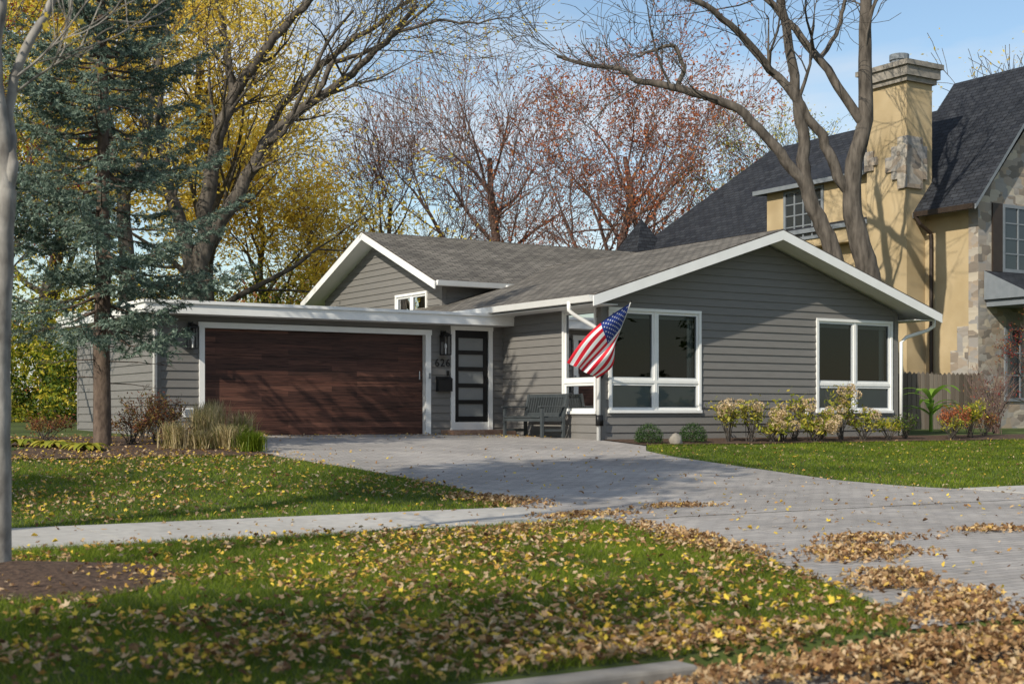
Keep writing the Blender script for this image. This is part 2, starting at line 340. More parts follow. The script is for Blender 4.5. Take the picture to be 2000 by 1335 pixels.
def pile(cx,cy,rx,ry,ang,pk,n):
    t=NR.uniform(0,2*np.pi,n); r=NR.uniform(0,1,n)**.65*(.75+.3*np.sin(3*t+cx)+.2*np.sin(7*t+cy)+.15*np.sin(13*t)); a=r*rx*np.cos(t); b=r*ry*np.sin(t)
    a+=NR.normal(0,.09,n); b+=NR.normal(0,.09,n)
    x=cx+a*math.cos(ang)-b*math.sin(ang); y=cy+a*math.sin(ang)+b*math.cos(ang)
    zb=np.maximum(zt(y),np.where((y>4.95)&(y<5.5),-.84,-.888))
    z=zb+.015+NR.uniform(0,1,n)*pk*np.clip(1-r*r,0,1); return np.stack([x,y,z],1)
PL=[pile(7.9,9.6,1.8,.34,1.2,.05,1400),pile(8.5,8.2,.75,.42,.1,.06,900),pile(7.5,6.9,.7,.40,.7,.06,900),pile(6.9,5.9,.9,.38,.4,.06,1300),
    pile(9.4,9.0,.8,.28,.1,.04,500),pile(11.2,9.1,.7,.20,0,.03,280),pile(8.6,14.1,.55,1.0,.1,.04,800),pile(8.4,12.1,.9,.35,.3,.03,550),pile(10.2,12.7,.7,.2,0,.03,300),
    pile(5.9,5.15,2.2,.42,.02,.07,4800),pile(8.6,5.3,2.0,.5,.03,.07,4000),pile(9.9,6.9,1.1,.35,.1,.05,650),pile(5.6,4.3,2.6,.6,.03,.06,4200),pile(7.2,11.2,1.2,.25,.2,.03,450),pile(12.5,6.5,1.5,.4,.1,.05,700),pile(4.8,5.75,1.9,.22,.03,.03,700),pile(11.5,5.4,1.6,.5,0,.06,1500)]
PP=np.concatenate(PL)
scatter2('leaf_pile',PP,.018,.041,M_fallb,.8)
# ------------------------------------------------------------ house
HX,GY,WX0,WX1,WY=8.47,26.55,16.35,24.76,22.77
house=group('grey_ranch_house',(16.3,28,0))
MF=lambda Y0:(lambda a,n,z:(a,Y0-n,z))
MX=lambda X0:(lambda a,n,z:(X0-n,a,z))
def bM(mb,M,a0,a1,n0,n1,z0,z1,m=0):
    p=M(a0,n0,z0);q=M(a1,n1,z1); mb.box(p[0],q[0],p[1],q[1],z0,z1,m)
def siding(mb,M,zlo,zhi,lim,ops,exp=.165,lap=.022,m=0,keys=()):
    br={round(zlo,4),round(zhi,4)}; z=zlo
    while z<zhi: br.add(round(z,4)); z+=exp
    for o in ops: br.add(round(o[2],4)); br.add(round(o[3],4))
    for k in keys: br.add(round(k,4))
    br=sorted(b for b in br if zlo-1e-6<=b<=zhi+1e-6)
    for z0,z1 in zip(br,br[1:]):
        if z1-z0<.002: continue
        zm=(z0+z1)/2; c=zlo+math.floor((zm-zlo)/exp)*exp
        o0=lap*(1-(z0-c)/exp)+.003; o1=lap*(1-(z1-c)/exp)+.003
        a0,a1=lim(z0+1e-5); b0,b1=lim(z1-1e-5); segs=[(a0,a1,b0,b1)]
        for (p,q,y0,y1) in ops:
            if y0<zm<y1:
                ns=[]
                for s in segs:
                    if q<=s[0] or p>=s[1]: ns.append(s); continue
                    if p>s[0]: ns.append((s[0],p,s[2],p))
                    if q<s[1]: ns.append((q,s[1],q,s[3]))
                segs=ns
        for s in segs:
            if s[1]-s[0]<.004: continue
            mb.add([M(s[0],o0,z0),M(s[1],o0,z0),M(s[3],o1,z1),M(s[2],o1,z1)],[(0,1,2,3)],m)
            if abs(z0-c)<.003: mb.add([M(s[0],0,z0),M(s[1],0,z0),M(s[1],o0,z0),M(s[0],o0,z0)],[(0,1,2,3)],m)
w=MB()
gF=MF(GY); wF=MF(WY); sX=MX(WX0); gX=MX(HX)
siding(w,gF,-.03,2.5,lambda z:(HX,WX0),[(9.36,14.44,-.03,2.17),(15.06,16.0,-.03,2.32)])
siding(w,gX,-.06,2.5,lambda z:(GY,32.2),[])
siding(w,sX,-.10,2.79,lambda z:(WY,GY+4),[(22.98,24.07,.50,2.54)])
sl=.326
def wl(z):
    if z<=2.785: return (WX0,WX1)
    return (WX0+(z-2.785)/sl,WX1-(z-2.785)/sl)
W1=(16.56,18.83,.52,2.53); W2=(22.26,24.54,.52,2.51)
siding(w,wF,-.10,4.15,wl,[W1,W2],keys=(2.785,))
w.box(WX1-.02,WX1,WY+.01,31,-.1,2.8)
uX=MX(16.7); uY0,uY1=29.95,36.85; us=.39
def ul(z):
    if z<=3.675: return (uY0,uY1)
    return (uY0+(z-3.675)/us,uY1-(z-3.675)/us)
siding(w,uX,2.3,5.02,ul,[(30.75,32.35,2.95,3.45)],keys=(3.675,))
siding(w,MF(uY0),2.3,3.7,lambda z:(16.7,26),[])
for (x0,x1,y0,y1,z1) in [(HX-.03,HX+.09,GY-.03,GY+.09,2.45),(WX0-.03,WX0+.09,WY-.03,WY+.09,2.74),(WX1-.09,WX1+.03,WY-.03,WY+.09,2.74),(16.67,16.78,uY0-.03,uY0+.09,3.65)]:
    w.box(x0,x1,y0,y1,-.12 if z1<3 else 2.3,z1)
w.box(HX-.02,HX+.06,32.14,32.25,-.1,2.45)
w.build('walls',[M_sid],house)
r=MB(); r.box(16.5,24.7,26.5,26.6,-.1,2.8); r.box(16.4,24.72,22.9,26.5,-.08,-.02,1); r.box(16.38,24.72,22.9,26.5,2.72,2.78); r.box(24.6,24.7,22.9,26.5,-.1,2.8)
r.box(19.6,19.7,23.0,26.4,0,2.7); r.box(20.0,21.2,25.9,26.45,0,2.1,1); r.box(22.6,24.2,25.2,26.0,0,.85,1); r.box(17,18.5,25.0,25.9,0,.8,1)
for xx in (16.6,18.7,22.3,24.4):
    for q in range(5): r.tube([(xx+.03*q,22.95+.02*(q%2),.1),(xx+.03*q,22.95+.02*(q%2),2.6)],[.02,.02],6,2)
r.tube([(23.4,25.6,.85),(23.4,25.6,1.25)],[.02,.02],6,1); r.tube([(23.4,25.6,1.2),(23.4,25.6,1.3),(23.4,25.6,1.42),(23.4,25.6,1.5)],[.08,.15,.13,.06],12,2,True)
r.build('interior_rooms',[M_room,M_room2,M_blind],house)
t=MB()
def roof(mb,ridge0,ridge1,eave1,eave0,th=.16,mt=0,mb_=1):
    top=[Vector(p) for p in (eave0,eave1,ridge1,ridge0)]
    bot=[p-Vector((0,0,th)) for p in top]
    mid=[p-Vector((0,0,.045)) for p in top]
    fs=[(0,1,5,4),(1,2,6,5),(2,3,7,6),(3,0,4,7)]; mb.add(bot+mid,fs+[(3,2,1,0)],mb_)
    c=sum(top,Vector())/4; tt=[p+(p-c).normalized()*.03 for p in top]; mm=[p-Vector((0,0,.042)) for p in tt]
    mb.add(mm+tt,fs+[(3,2,1,0)],2)
    mb.add(tt,[(0,1,2,3)] ,mt)
XR,ZR,ZE=20.59,4.36,2.78
roof(t,(XR,22.1,ZR),(XR,31.3,ZR),(15.72,31.3,ZE),(15.72,22.1,ZE))
roof(t,(XR,31.3,ZR),(XR,22.1,ZR),(25.46,22.1,ZE),(25.46,31.3,ZE))
YR,ZUR,ZUE=33.4,5.25,3.68
roof(t,(26.5,YR,ZUR),(16.2,YR,ZUR),(16.2,29.45,ZUE),(26.5,29.45,ZUE))
roof(t,(16.2,YR,ZUR),(26.5,YR,ZUR),(26.5,37.35,ZUE),(16.2,37.35,ZUE))
t.build('roof',[M_shing,M_white,M_barkd],house)
f=MB()
def rake(p,q,off,h,th):
    p=Vector(p);q=Vector(q);o=Vector(off).normalized()*th; H=Vector((0,0,h))
    f.hexa([p-H,q-H,q-H+o,p-H+o],[p,q,q+o,p+o])
rake((15.66,22.1,ZE-.045),(XR,22.1,ZR-.025),(0,-1,0),.20,.03); rake((XR+.001,22.1,ZR-.026),(25.52,22.1,ZE-.045),(0,-1,0),.20,.03)
rake((16.2,29.40,ZUE-.05),(16.2,YR,ZUR-.025),(-1,0,0),.19,.03); rake((16.2,YR+.001,ZUR-.026),(16.2,37.4,ZUE-.05),(-1,0,0),.19,.03)
def gutter_y(x,y0,y1,z,s):
    f.hexa([(x,y0,z-.13),(x+s*.07,y0,z-.13),(x+s*.07,y1,z-.13),(x,y1,z-.13)],[(x,y0,z-.01),(x+s*.12,y0,z-.01),(x+s*.12,y1,z-.01),(x,y1,z-.01)])
def gutter_x(y,x0,x1,z):
    f.hexa([(x0,y-.07,z-.13),(x1,y-.07,z-.13),(x1,y,z-.13),(x0,y,z-.13)],[(x0,y-.12,z-.01),(x1,y-.12,z-.01),(x1,y,z-.01),(x0,y,z-.01)])
gutter_y(15.71,22.14,29.4,ZE-.02,-1); gutter_y(25.47,22.14,31,ZE-.02,1); gutter_x(29.44,16.24,26,ZUE-.02)
f.box(8.1,16.335,26.05,32.55,2.37,2.56); f.box(8.06,16.33,26.01,32.59,2.561,2.62)
f.box(8.2,16.33,26.15,32.45,2.621,2.635,1)
f.box(15.75,16.33,22.2,26.0,2.585,2.60); f.box(24.78,25.42,22.2,31,2.585,2.60)
f.build('fascia_and_gutters',[M_white,M_flat],house)
ds=MB()
def dsp(pts): ds.tube(pts,[.042]*len(pts),8,0,True)
dsp([(8.3,26.12,2.40),(8.3,26.15,2.30),(8.38,26.35,2.2),(8.42,26.47,2.08),(8.42,26.48,.08)])
dsp([(15.64,22.9,2.66),(15.64,22.9,2.50),(15.75,22.86,2.40),(16.15,22.74,2.18),(16.22,22.70,2.05),(16.22,22.70,-.1)])
dsp([(25.55,22.35,2.66),(25.55,22.35,2.48),(25.45,22.45,2.38),(25.0,22.68,2.22),(24.87,22.72,2.1),(24.87,22.72,-.05)])
dsp([(18.2,29.35,3.6),(18.2,29.35,3.45),(18.0,29.3,3.35),(17.85,29.25,3.38)])
ds.box(16.15,16.29,22.63,22.70,.20,.42,1)
ds.build('downspouts',[M_white,M_black],house,smooth=True)
wn=MB()
def window(M,a0,a1,z0,z1,cols,rail=None,cas=.06,blind=True):
    bM(wn,M,a0-cas,a1+cas,-.02,.05,z1,z1+cas,0); bM(wn,M,a0-cas-.01,a1+cas+.01,-.02,.065,z0-cas,z0,0)
    bM(wn,M,a0-cas,a0,-.02,.048,z0,z1,0); bM(wn,M,a1,a1+cas,-.02,.048,z0,z1,0)
    W=(a1-a0)/cols; rows=[(z0,z1)] if rail is None else [(rail+.03,z1),(z0,rail-.03)]
    if rail: bM(wn,M,a0,a1,-.06,.03,rail-.03,rail+.03,0)
    for c in range(1,cols): bM(wn,M,a0+c*W-.035,a0+c*W+.035,-.062,.028,z0,z1,0)
    for c in range(cols):
        for i,(y0,y1) in enumerate(rows):
            l=a0+c*W+(.035 if c else 0); rr=a0+(c+1)*W-(.035 if c<cols-1 else 0); s=.05
            bM(wn,M,l,l+s,-.055,.012,y0,y1);bM(wn,M,rr-s,rr,-.055,.012,y0,y1);bM(wn,M,l+s,rr-s,-.055,.012,y1-s,y1);bM(wn,M,l+s,rr-s,-.055,.012,y0,y0+s)
            g_=.012
            for (aa,bb_,cc,dd_) in ((l+s,l+s+g_,y0+s,y1-s),(rr-s-g_,rr-s,y0+s,y1-s),(l+s+g_,rr-s-g_,y1-s-g_,y1-s),(l+s+g_,rr-s-g_,y0+s,y0+s+g_)): bM(wn,M,aa,bb_,-.03,.004,cc,dd_,4)
            wn.add([M(l+s,-.02,y0+s),M(rr-s,-.02,y0+s),M(rr-s,-.02,y1-s),M(l+s,-.02,y1-s)],[(0,1,2,3)],1)
            if blind and i==0:
                zz=y1-s
                for kk in range(5): bM(wn,M,l+s+.01,rr-s-.01,-.10,-.07,zz-.018*kk-.012,zz-.018*kk-.002,2)
            if i==1: bM(wn,M,l+s-.01,rr-s+.01,-.05,-.03,y0+.02,y1-.02,3)
window(wF,*W1,2,1.10); window(wF,*W2,2,1.10); window(sX,22.98,24.07,.50,2.54,1,1.10); window(uX,30.75,32.35,2.95,3.45,2)
wn.build('windows',[M_white,M_glass,M_blind,M_shade,M_bluegrey],house)
g=MB()
for i in range(4): g.box(9.43,14.37,GY+.10,GY+.15,.01+i*.532,.01+(i+1)*.532-.005)
g.box(9.43,14.37,GY+.16,GY+.17,.0,2.2,1); g.box(9.43,14.37,GY+.085,GY+.15,-.02,.012,1)  # first box: black sheet added behind the sections, stops light through the gaps
g.tube([(14.28,GY+.07,1.18),(14.28,GY+.07,1.36)],[.012,.012],6,2,True)
g.build('garage_door',[M_wood,M_black,M_blind],house,bevel=.003)
g=MB()
g.box(9.32,9.43,GY-.045,GY+.10,-.02,2.14); g.box(14.37,14.50,GY-.045,GY+.10,-.02,2.14); g.box(9.30,14.52,GY-.048,GY+.10,2.14,2.25)
g.box(15.0,15.10,GY-.045,GY+.08,.09,2.27); g.box(15.96,16.06,GY-.045,GY+.08,.09,2.27); g.box(14.99,16.07,GY-.048,GY+.08,2.27,2.36); g.box(15.1,15.96,GY-.02,GY+.07,.09,.26)
g.build('door_casings',[M_white],house)
g=MB(); x0,x1=15.10,15.96
g.box(x0,x0+.11,GY+.0,GY+.05,.26,2.27);g.box(x1-.11,x1,GY+.0,GY+.05,.26,2.27)
ph=(2.27-.12-.34)/5
for i in range(6):
    zc=.34+i*ph; g.box(x0+.11,x1-.11,GY+.001,GY+.05,max(.26,zc-.045),min(2.27,zc+.045) if i<5 else 2.27)
g.box(x0+.11,x1-.11,GY+.03,GY+.04,.3,2.2,1)
g.tube([(x1-.06,GY-.05,1.12),(x1-.06,GY-.05,1.24)],[.012,.012],6,0,True); g.box(x1-.08,x1-.04,GY-.04,GY,1.0,1.28)
g.build('entry_door',[M_black,M_frost],house)
g=MB(); g.box(14.75,16.32,25.95,GY-.03,-.05,.09); g.build('door_step',[M_step],house,bevel=.01)
def lantern(X,zt_):
    l=MB(); y0=GY-.03; yc=GY-.17; s=.085; zb=zt_-.48
    l.box(X-.05,X+.05,y0-.02,y0,zt_-.2,zt_+.04); l.beam((X,y0,zt_-.02),(X,yc,zt_+.03),.02,.02); l.beam((X,yc,zt_+.03),(X,yc,zt_-.03),.02,.02)
    for a in(-s,s):
        for b in(-s,s): l.box(X+a-.009,X+a+.009,yc+b-.009,yc+b+.009,zb,zt_-.06)
    for zz in(zb,zt_-.07): 
        for a in(-s,s): l.box(X+a-.011,X+a+.011,yc-s,yc+s,zz-.011,zz+.011); l.box(X-s,X+s,yc+a-.011,yc+a+.011,zz-.012,zz+.012)
    l.hexa([(X-s-.02,yc-s-.02,zt_-.06),(X+s+.02,yc-s-.02,zt_-.06),(X+s+.02,yc+s+.02,zt_-.06),(X-s-.02,yc+s+.02,zt_-.06)],[(X-.03,yc-.03,zt_),(X+.03,yc-.03,zt_),(X+.03,yc+.03,zt_),(X-.03,yc+.03,zt_)])
    l.box(X-s,X+s,yc-s,yc+s,zb-.012,zb)
    l.tube([(X,yc,zb),(X,yc,zb+.12)],[.014,.014],6,1,True); l.tube([(X,yc,zb+.12),(X,yc,zb+.16),(X,yc,zb+.21),(X,yc,zb+.25)],[.012,.03,.028,.005],8,2,True)
    l.build('wall_lantern',[M_black,M_white,M_blind],house)
lantern(9.14,2.2); lantern(14.79,2.2)
g=MB(); g.box(14.63,14.98,GY-.14,GY-.03,.93,1.18); g.hexa([(14.62,GY-.15,1.18),(14.99,GY-.15,1.18),(14.99,GY-.03,1.18),(14.62,GY-.03,1.18)],[(14.62,GY-.13,1.20),(14.99,GY-.13,1.20),(14.99,GY-.03,1.25),(14.62,GY-.03,1.25)])
g.box(14.90,14.95,GY-.05,GY-.02,1.27,1.38); g.build('mailbox',[M_black],house)
g=MB(); g.box(8.98,9.20,GY-.07,GY-.02,.38,.56); g.box(9.02,9.16,GY-.085,GY-.07,.41,.53,1)
for xx in(19.35,21.85): g.box(xx,xx+.14,WY-.07,WY-.02,.42,.56)
g.box(14.44,14.48,GY-.07,GY-.05,1.2,1.32,1)
g.build('outlet_covers',[M_white,M_bluegrey],house)
cu=bpy.data.curves.new('house_number','FONT'); cu.body='626'; cu.size=.235; cu.extrude=.006; cu.align_x='CENTER'; cu.space_character=1.15
o=bpy.data.objects.new('house_number',cu); coll.objects.link(o); o.parent=house; o.location=Vector((14.79,GY-.035,1.47))-house.location; o.rotation_euler=(math.radians(90),0,0); cu.materials.append(M_black)
# ------------------------------------------------------------ bench
b=MB(); bx0,bx1,by0,by1=15.55,16.2,23.75,25.25; gz=float(zt(24.5))+.006
for yy in(by0,by1-.06):
    b.box(bx0,bx0+.06,yy,yy+.06,gz,gz+.62); b.beam((bx1-.1,yy+.03,gz),(bx1-.1,yy+.03,gz+.42),.06,.07); b.beam((bx1-.1,yy+.03,gz+.40),(bx1+.0,yy+.03,gz+.90),.06,.07)
    b.box(bx0-.04,bx1-.04,yy-.015,yy+.075,gz+.62,gz+.65); b.box(bx0+.06,bx1-.12,yy+.01,yy+.05,gz+.33,gz+.41); b.box(bx0+.06,bx1-.12,yy+.015,yy+.045,gz+.12,gz+.17)
for i in range(6): b.box(bx0-.02+i*.09,bx0+.055+i*.09,by0+.06,by1-.06,gz+.41,gz+.435)
b.box(bx0+.005,bx0+.04,by0+.06,by1-.06,gz+.33,gz+.41)
p0=(bx1-.085,gz+.47);p1=(bx1+.0,gz+.86)
for (xx,zz) in(p0,p1): b.beam((xx,by0,zz),(xx,by1,zz),.035,.08)
n=15
for i in range(n):
    yy=by0+.1+(by1-by0-.2)*i/(n-1); b.beam((p0[0],yy,p0[1]),(p1[0],yy,p1[1]),.055,.018)
b.build('garden_bench',[M_bench],loc=(15.9,24.5,gz),bevel=.005)
# ------------------------------------------------------------ flag
fg=group('american_flag',(16.3,22.7,1.2))
pa=Vector((16.33,22.74,1.18)); pb=Vector((16.20,21.6,2.60))
fm=MB(); fm.tube([pa,pb],[.014,.012],8,0,True); fm.tube([pb,pb+(pb-pa).normalized()*.03],[.02,.01],8,1,True); fm.beam(pa+Vector((0,.06,-.05)),pa+(pb-pa).normalized()*.12,.05,.05,1)
fm.build('flag_pole',[M_white,M_black],fg,smooth=False)
e1=Vector((.848,-.53,0)); e2=Vector((.53,.848,0)); Zv=Vector((0,0,1))
def fsurf(u,v):
    A=pb+(pa-pb)*.02; Bp=pb+(pa-pb)*.60
    C=A-e1*1.20-Zv*1.14+e2*.05; D=Bp-e1*.30-Zv*.62-e2*.05
    h=A.lerp(Bp,v); l=C.lerp(D,v); p=h.lerp(l,u)
    b_=math.sin(math.pi*min(1,u))
    p+=(Zv*.10-e1*.09)*b_*(1-v)**1.2 + (e1*.13-Zv*.05)*b_*v**1.2
    amp=.05*min(1,u*2.2)
    p+=e2*(amp*math.sin(v*12.5+u*2.2+.5)+.03*u*math.sin(v*21+u*5))+e1*(.022*u*math.sin(v*12.5+1.6+u*3))-Zv*(.012*u*math.sin(v*12+u*6))
    p+=-e2*.10*v*(1-u)
    return p
nu,nv=60,52; fm=MB(); vs=[fsurf(i/nu,j/nv) for j in range(nv+1) for i in range(nu+1)]
fm.v=[tuple(x) for x in vs]
for j in range(nv):
    for i in range(nu):
        fm.f.append((j*(nu+1)+i,j*(nu+1)+i+1,(j+1)*(nu+1)+i+1,(j+1)*(nu+1)+i)); s=j//4
        fm.m.append(2 if (i<24 and s<7) else (0 if s%2==0 else 1))
fm.build('flag_cloth',[M_fr,M_fw,M_fb],fg,smooth=True)
fm=MB()
for rr in range(9):
    for cc in range(6 if rr%2==0 else 5):
        u=(.4/12)*(1+2*cc+(rr%2)); v=(7/13/10)*(rr+1); du=.0125; dv=.0125*1.67
        for sgn in(-1,1):
            pts=[]
            for k in range(10):
                a=math.pi/2+k*math.pi/5; q=1 if k%2==0 else .45; pts.append(fsurf(min(.39,max(.002,u+q*du*math.cos(a))),v-q*dv*math.sin(a)))
            nn=(pts[3]-pts[0]).cross(pts[6]-pts[0]).normalized()*.005*sgn
            fm.add([p+nn for p in pts],[tuple(range(10))])
fm.build('flag_stars',[M_fw],fg)
# ------------------------------------------------------------ neighbour house
nh=group('stucco_house',(36,34,0))
s=MB(); NX=33.0; NYf=27.2; NYb=43.2; EZ=6.5
s.box(NX,39.8,NYf+.06,NYb,0,EZ)
s.build('walls',[M_stucco],nh)
s=MB()
s.add([(NX-.03,NYf,0),(39.83,NYf,0),(39.83,NYf,EZ),(36.4,NYf,EZ+3.95),(NX-.03,NYf,EZ)],[(0,1,2,3,4)])
s.add([(NX-.03,NYf,0),(NX-.03,NYf+.35,0),(NX-.03,NYf+.35,EZ),(NX-.03,NYf,EZ)],[(0,1,2,3)])
for (y0,y1,z0,z1) in [(27.55,28.6,0,1.6),(27.55,28.2,1.6,2.3),(27.55,27.95,2.3,3.0)]: s.box(NX-.05,NX+.01,y0,y1,z0,z1)
for (a,b_,c_,d_,e_,f_) in [(32.13,33.0,29.12,29.75,7.5,8.5),(32.14,33.02,29.13,30.0,7.75,8.2),(32.12,32.8,29.11,29.5,7.2,8.75),(32.14,32.6,30.5,30.86,7.9,8.5),(32.13,32.5,30.35,30.85,8.05,8.3),(32.1,33,29.1,29.9,.0,1.6),(32.12,33,29.115,30.4,0,1.0)]: s.box(a,b_,c_,d_,e_,f_)
s.build('fieldstone',[M_stone],nh)
s=MB(); s.box(32.2,33.3,29.2,30.8,0,10.4); s.build('chimney',[M_stucco],nh)
s=MB(); s.box(32.1,33.4,29.1,30.9,10.4,10.55);s.box(32.02,33.48,29.02,30.98,10.55,10.85);s.box(31.95,33.55,28.95,31.05,10.85,11.0)
s.tube([(32.75,30,11),(32.75,30,11.25)],[.26,.26],14,1,True); s.tube([(32.75,30,11.25),(32.75,30,11.42)],[.3,.3],14,1,True)
s.build('chimney_cap',[M_cap,M_bluegrey],nh)
s=MB(); rx=36.4; RZ=11.2
def slope(pts,m=0):
    s.add(pts,[tuple(range(len(pts)))],m)
    lo=[(p[0],p[1],p[2]-.14) for p in pts]; n=len(pts)
    for i in range(n): j=(i+1)%n; s.add([lo[i],lo[j],pts[j],pts[i]],[(0,1,2,3)],1)
    s.add(lo,[tuple(range(n))[::-1]],1)
slope([(32.45,31,EZ-.05),(32.45,26.85,EZ-.05),(rx,26.85,RZ),(rx,31,RZ)])
slope([(40.35,26.85,EZ-.05),(40.35,31,EZ-.05),(rx,31,RZ),(rx,26.85,RZ)])
RB=10.45
slope([(32.46,43.6,EZ),(32.46,31,EZ),(rx,31,RB),(rx,39.6,RB)])
slope([(40.34,31,EZ),(40.34,43.6,EZ),(rx,39.6,RB),(rx,31,RB)])
slope([(40.34,43.6,EZ),(32.46,43.6,EZ),(rx,39.6,RB)])
s.add([(32.46,31,EZ),(40.3,31,EZ),(rx,31,RZ)],[(0,1,2)],0)
slope([(32.25,36.1,8.0),(32.25,31.02,8.0),(34.9,31.02,9.3),(34.9,34.6,9.3)])
slope([(34.9,34.6,9.3),(36,36.3,8.3),(32.25,36.1,8.0)])
s.add([(31.8,42.0,6.5),(33.4,42,6.5),(33.4,43.6,6.5),(31.8,43.6,6.5),(32.6,42.8,7.9)],[(0,1,4),(1,2,4),(2,3,4),(3,0,4)],0)
s.build('slate_roof',[M_slate,M_bluegrey],nh)
s=MB(); s.box(32.55,36,31.05,35.7,EZ-.6,7.95); s.build('dormer_wall',[M_stucco],nh)
s=MB()
def nwin(M,a0,a1,z0,z1,c,rw,fm_=0):
    bM(s,M,a0-.1,a1+.1,0,.05,z0-.1,z0,fm_);bM(s,M,a0-.1,a1+.1,0,.05,z1,z1+.1,fm_);bM(s,M,a0-.1,a0,0,.05,z0,z1,fm_);bM(s,M,a1,a1+.1,0,.05,z0,z1,fm_)
    bM(s,M,a0,a1,.005,.012,z0,z1,1)
    for i in range(1,c): q=a0+(a1-a0)*i/c; bM(s,M,q-.03,q+.03,.013,.04,z0,z1,fm_)
    for i in range(1,rw): q=z0+(z1-z0)*i/rw; bM(s,M,a0,a1,.013,.034,q-.02,q+.02,fm_)
nwin(MX(32.55),33.1,34.75,6.25,7.75,4,4); nwin(MF(NYf),34.1,35.3,4.7,6.5,2,4)
bM(s,MF(NYf),33.55,33.98,.0,.05,4.6,6.6,2); bM(s,MF(NYf),35.42,35.85,.0,.05,4.6,6.6,2)
nwin(MF(NYf),34.2,36,.9,2.9,3,3,0)
s.build('windows',[M_bluegrey,nmat('dark_pane',(.02,.025,.03),(.03,.035,.04),1,.08,spec=.6),M_brown],nh)
s=MB(); s.box(33.3,38.5,25.6,27.18,3.55,3.75,0); s.add([(33.2,25.4,3.75),(38.6,25.4,3.75),(38.6,27.18,4.6),(33.2,27.18,4.6)],[(0,1,2,3)],1)
s.add([(33.2,25.4,3.75),(33.2,27.18,4.6),(33.2,27.18,3.75)],[(0,1,2)],0); s.box(33.35,33.6,25.65,25.9,0,3.55,0); s.box(36.3,36.55,25.65,25.9,0,3.55,0)
s.box(33.4,36.4,25.61,25.75,3.1,3.55,0)
s.build('porch',[M_bluegrey,M_slate],nh)
s=MB(); s.tube([(32.40,29.05,6.35),(32.5,28.95,6.1),(32.9,28.9,5.85),(32.92,28.9,5.6),(32.92,28.9,.1)],[.06]*5,8,0,True); s.box(32.36,32.48,26.9,29.1,6.32,6.47)
s.build('rain_gutter',[M_brown],nh)
s=MB(); xx=25.0
while xx<32.9:
    h=1.55+R.uniform(-.02,.02); wd_=.15; s.hexa([(xx,26.99,0),(xx+wd_,26.99,0),(xx+wd_,27.02,0),(xx,27.02,0)],[(xx,26.99,h),(xx+wd_,26.99,h),(xx+wd_,27.02,h),(xx,27.02,h)]); s.add([(xx,26.99,h),(xx+wd_/2,26.99,h+.06),(xx+wd_,26.99,h)],[(0,1,2)]); xx+=.178
s.box(25,32.95,27.021,27.06,.3,.39); s.box(25,32.95,27.021,27.06,1.2,1.29); s.build('wooden_fence',[M_fence],loc=(29,27,0))
s=MB(); xx=-2
while xx<9:
    s.box(xx,xx+.1,44,44.03,0,1.35); xx+=.16
s.box(-2,9,44.03,44.07,.4,.5); s.box(-2,9,44.03,44.07,1.05,1.15); s.build('picket_fence',[M_fence],loc=(4,44,0))
# ------------------------------------------------------------ trees
def rperp(d):
    v=Vector((R.gauss(0,1),R.gauss(0,1),R.gauss(0,1))); v-=d*v.dot(d); return v.normalized()
def grow(mb,tips,p,d,L,r,lev,cfg):
    n=4; pts=[p]; dd=d
    for i in range(n):
        dd=(dd+Vector((R.gauss(0,1),R.gauss(0,1),R.gauss(0,1)))*cfg.get('wob',.13)+Zv*cfg.get('up',.05)).normalized(); p=p+dd*(L/n); pts.append(p)
    mr=cfg.get('minr',.006)
    rad=[max(mr,r*(1-.6*i/n)) for i in range(n+1)]
    mb.tube(pts,rad,3 if r<.035 else (5 if r<.1 else 8))
    if lev<=0:
        tips.append(pts[-1]); tips.append(pts[2]); tips.append(pts[3]); return
    k=cfg['k'][lev-1]
    for j in range(k):
        t=R.uniform(.2,1) if j else 1.0; q=t*n; i=min(int(q),n-1); pos=pts[i].lerp(pts[i+1],q-i); tg=(pts[i+1]-pts[i]).normalized()
        ang=math.radians(R.uniform(18,52)) if j else math.radians(R.uniform(3,18))
        ndd=(tg*math.cos(ang)+rperp(tg)*math.sin(ang)).normalized()
        grow(mb,tips,pos,ndd,L*R.uniform(.5,.8),max(mr,rad[i]*R.uniform(.42,.62)),lev-1,cfg)
def cat(pts,rad,sub=4):
    P=[Vector(p) for p in pts]; o=[];rr=[]
    for i in range(len(P)-1):
        a=P[max(i-1,0)];b=P[i];c=P[i+1];d=P[min(i+2,len(P)-1)]
        for k in range(sub):
            t=k/sub; o.append(.5*((2*b)+(c-a)*t+(2*a-5*b+4*c-d)*t*t+(3*b-a-3*c+d)*t**3)); rr.append(rad[i]+(rad[i+1]-rad[i])*t)
    o.append(P[-1]); rr.append(rad[-1]); return o,rr
def limb(mb,tips,org,s,pts,r0,r1,br,lev,cfg,L0=2.6,st=.25,wig=.06):
    W=[]
    for i,p in enumerate(pts):
        dep=p[2] if len(p)>2 else 0
        W.append(org+e1*(p[0]*s)+Zv*(p[1]*s)+e2*dep)
    n=len(W); rad=[r0+(r1-r0)*(i/(n-1)) for i in range(n)]
    P,rr=cat(W,rad,4)
    P=[P[0]]+[p+Vector((R.gauss(0,1),R.gauss(0,1),R.gauss(0,.6)))*wig*.5 for p in P[1:]]
    mb.tube(P,rr,10 if r0>.12 else 7)
    m=len(P)
    for j in range(br):
        t=R.uniform(st,1) if j else 1; i=min(int(t*(m-1)),m-2); tg=(P[i+1]-P[i]).normalized(); ang=math.radians(R.uniform(25,65)) if j else .1
        grow(mb,tips,P[i],(tg*math.cos(ang)+rperp(tg)*math.sin(ang)+Zv*.15).normalized(),L0*R.uniform(.5,1.1),max(.012,rr[i]*R.uniform(.22,.42)),lev,cfg)
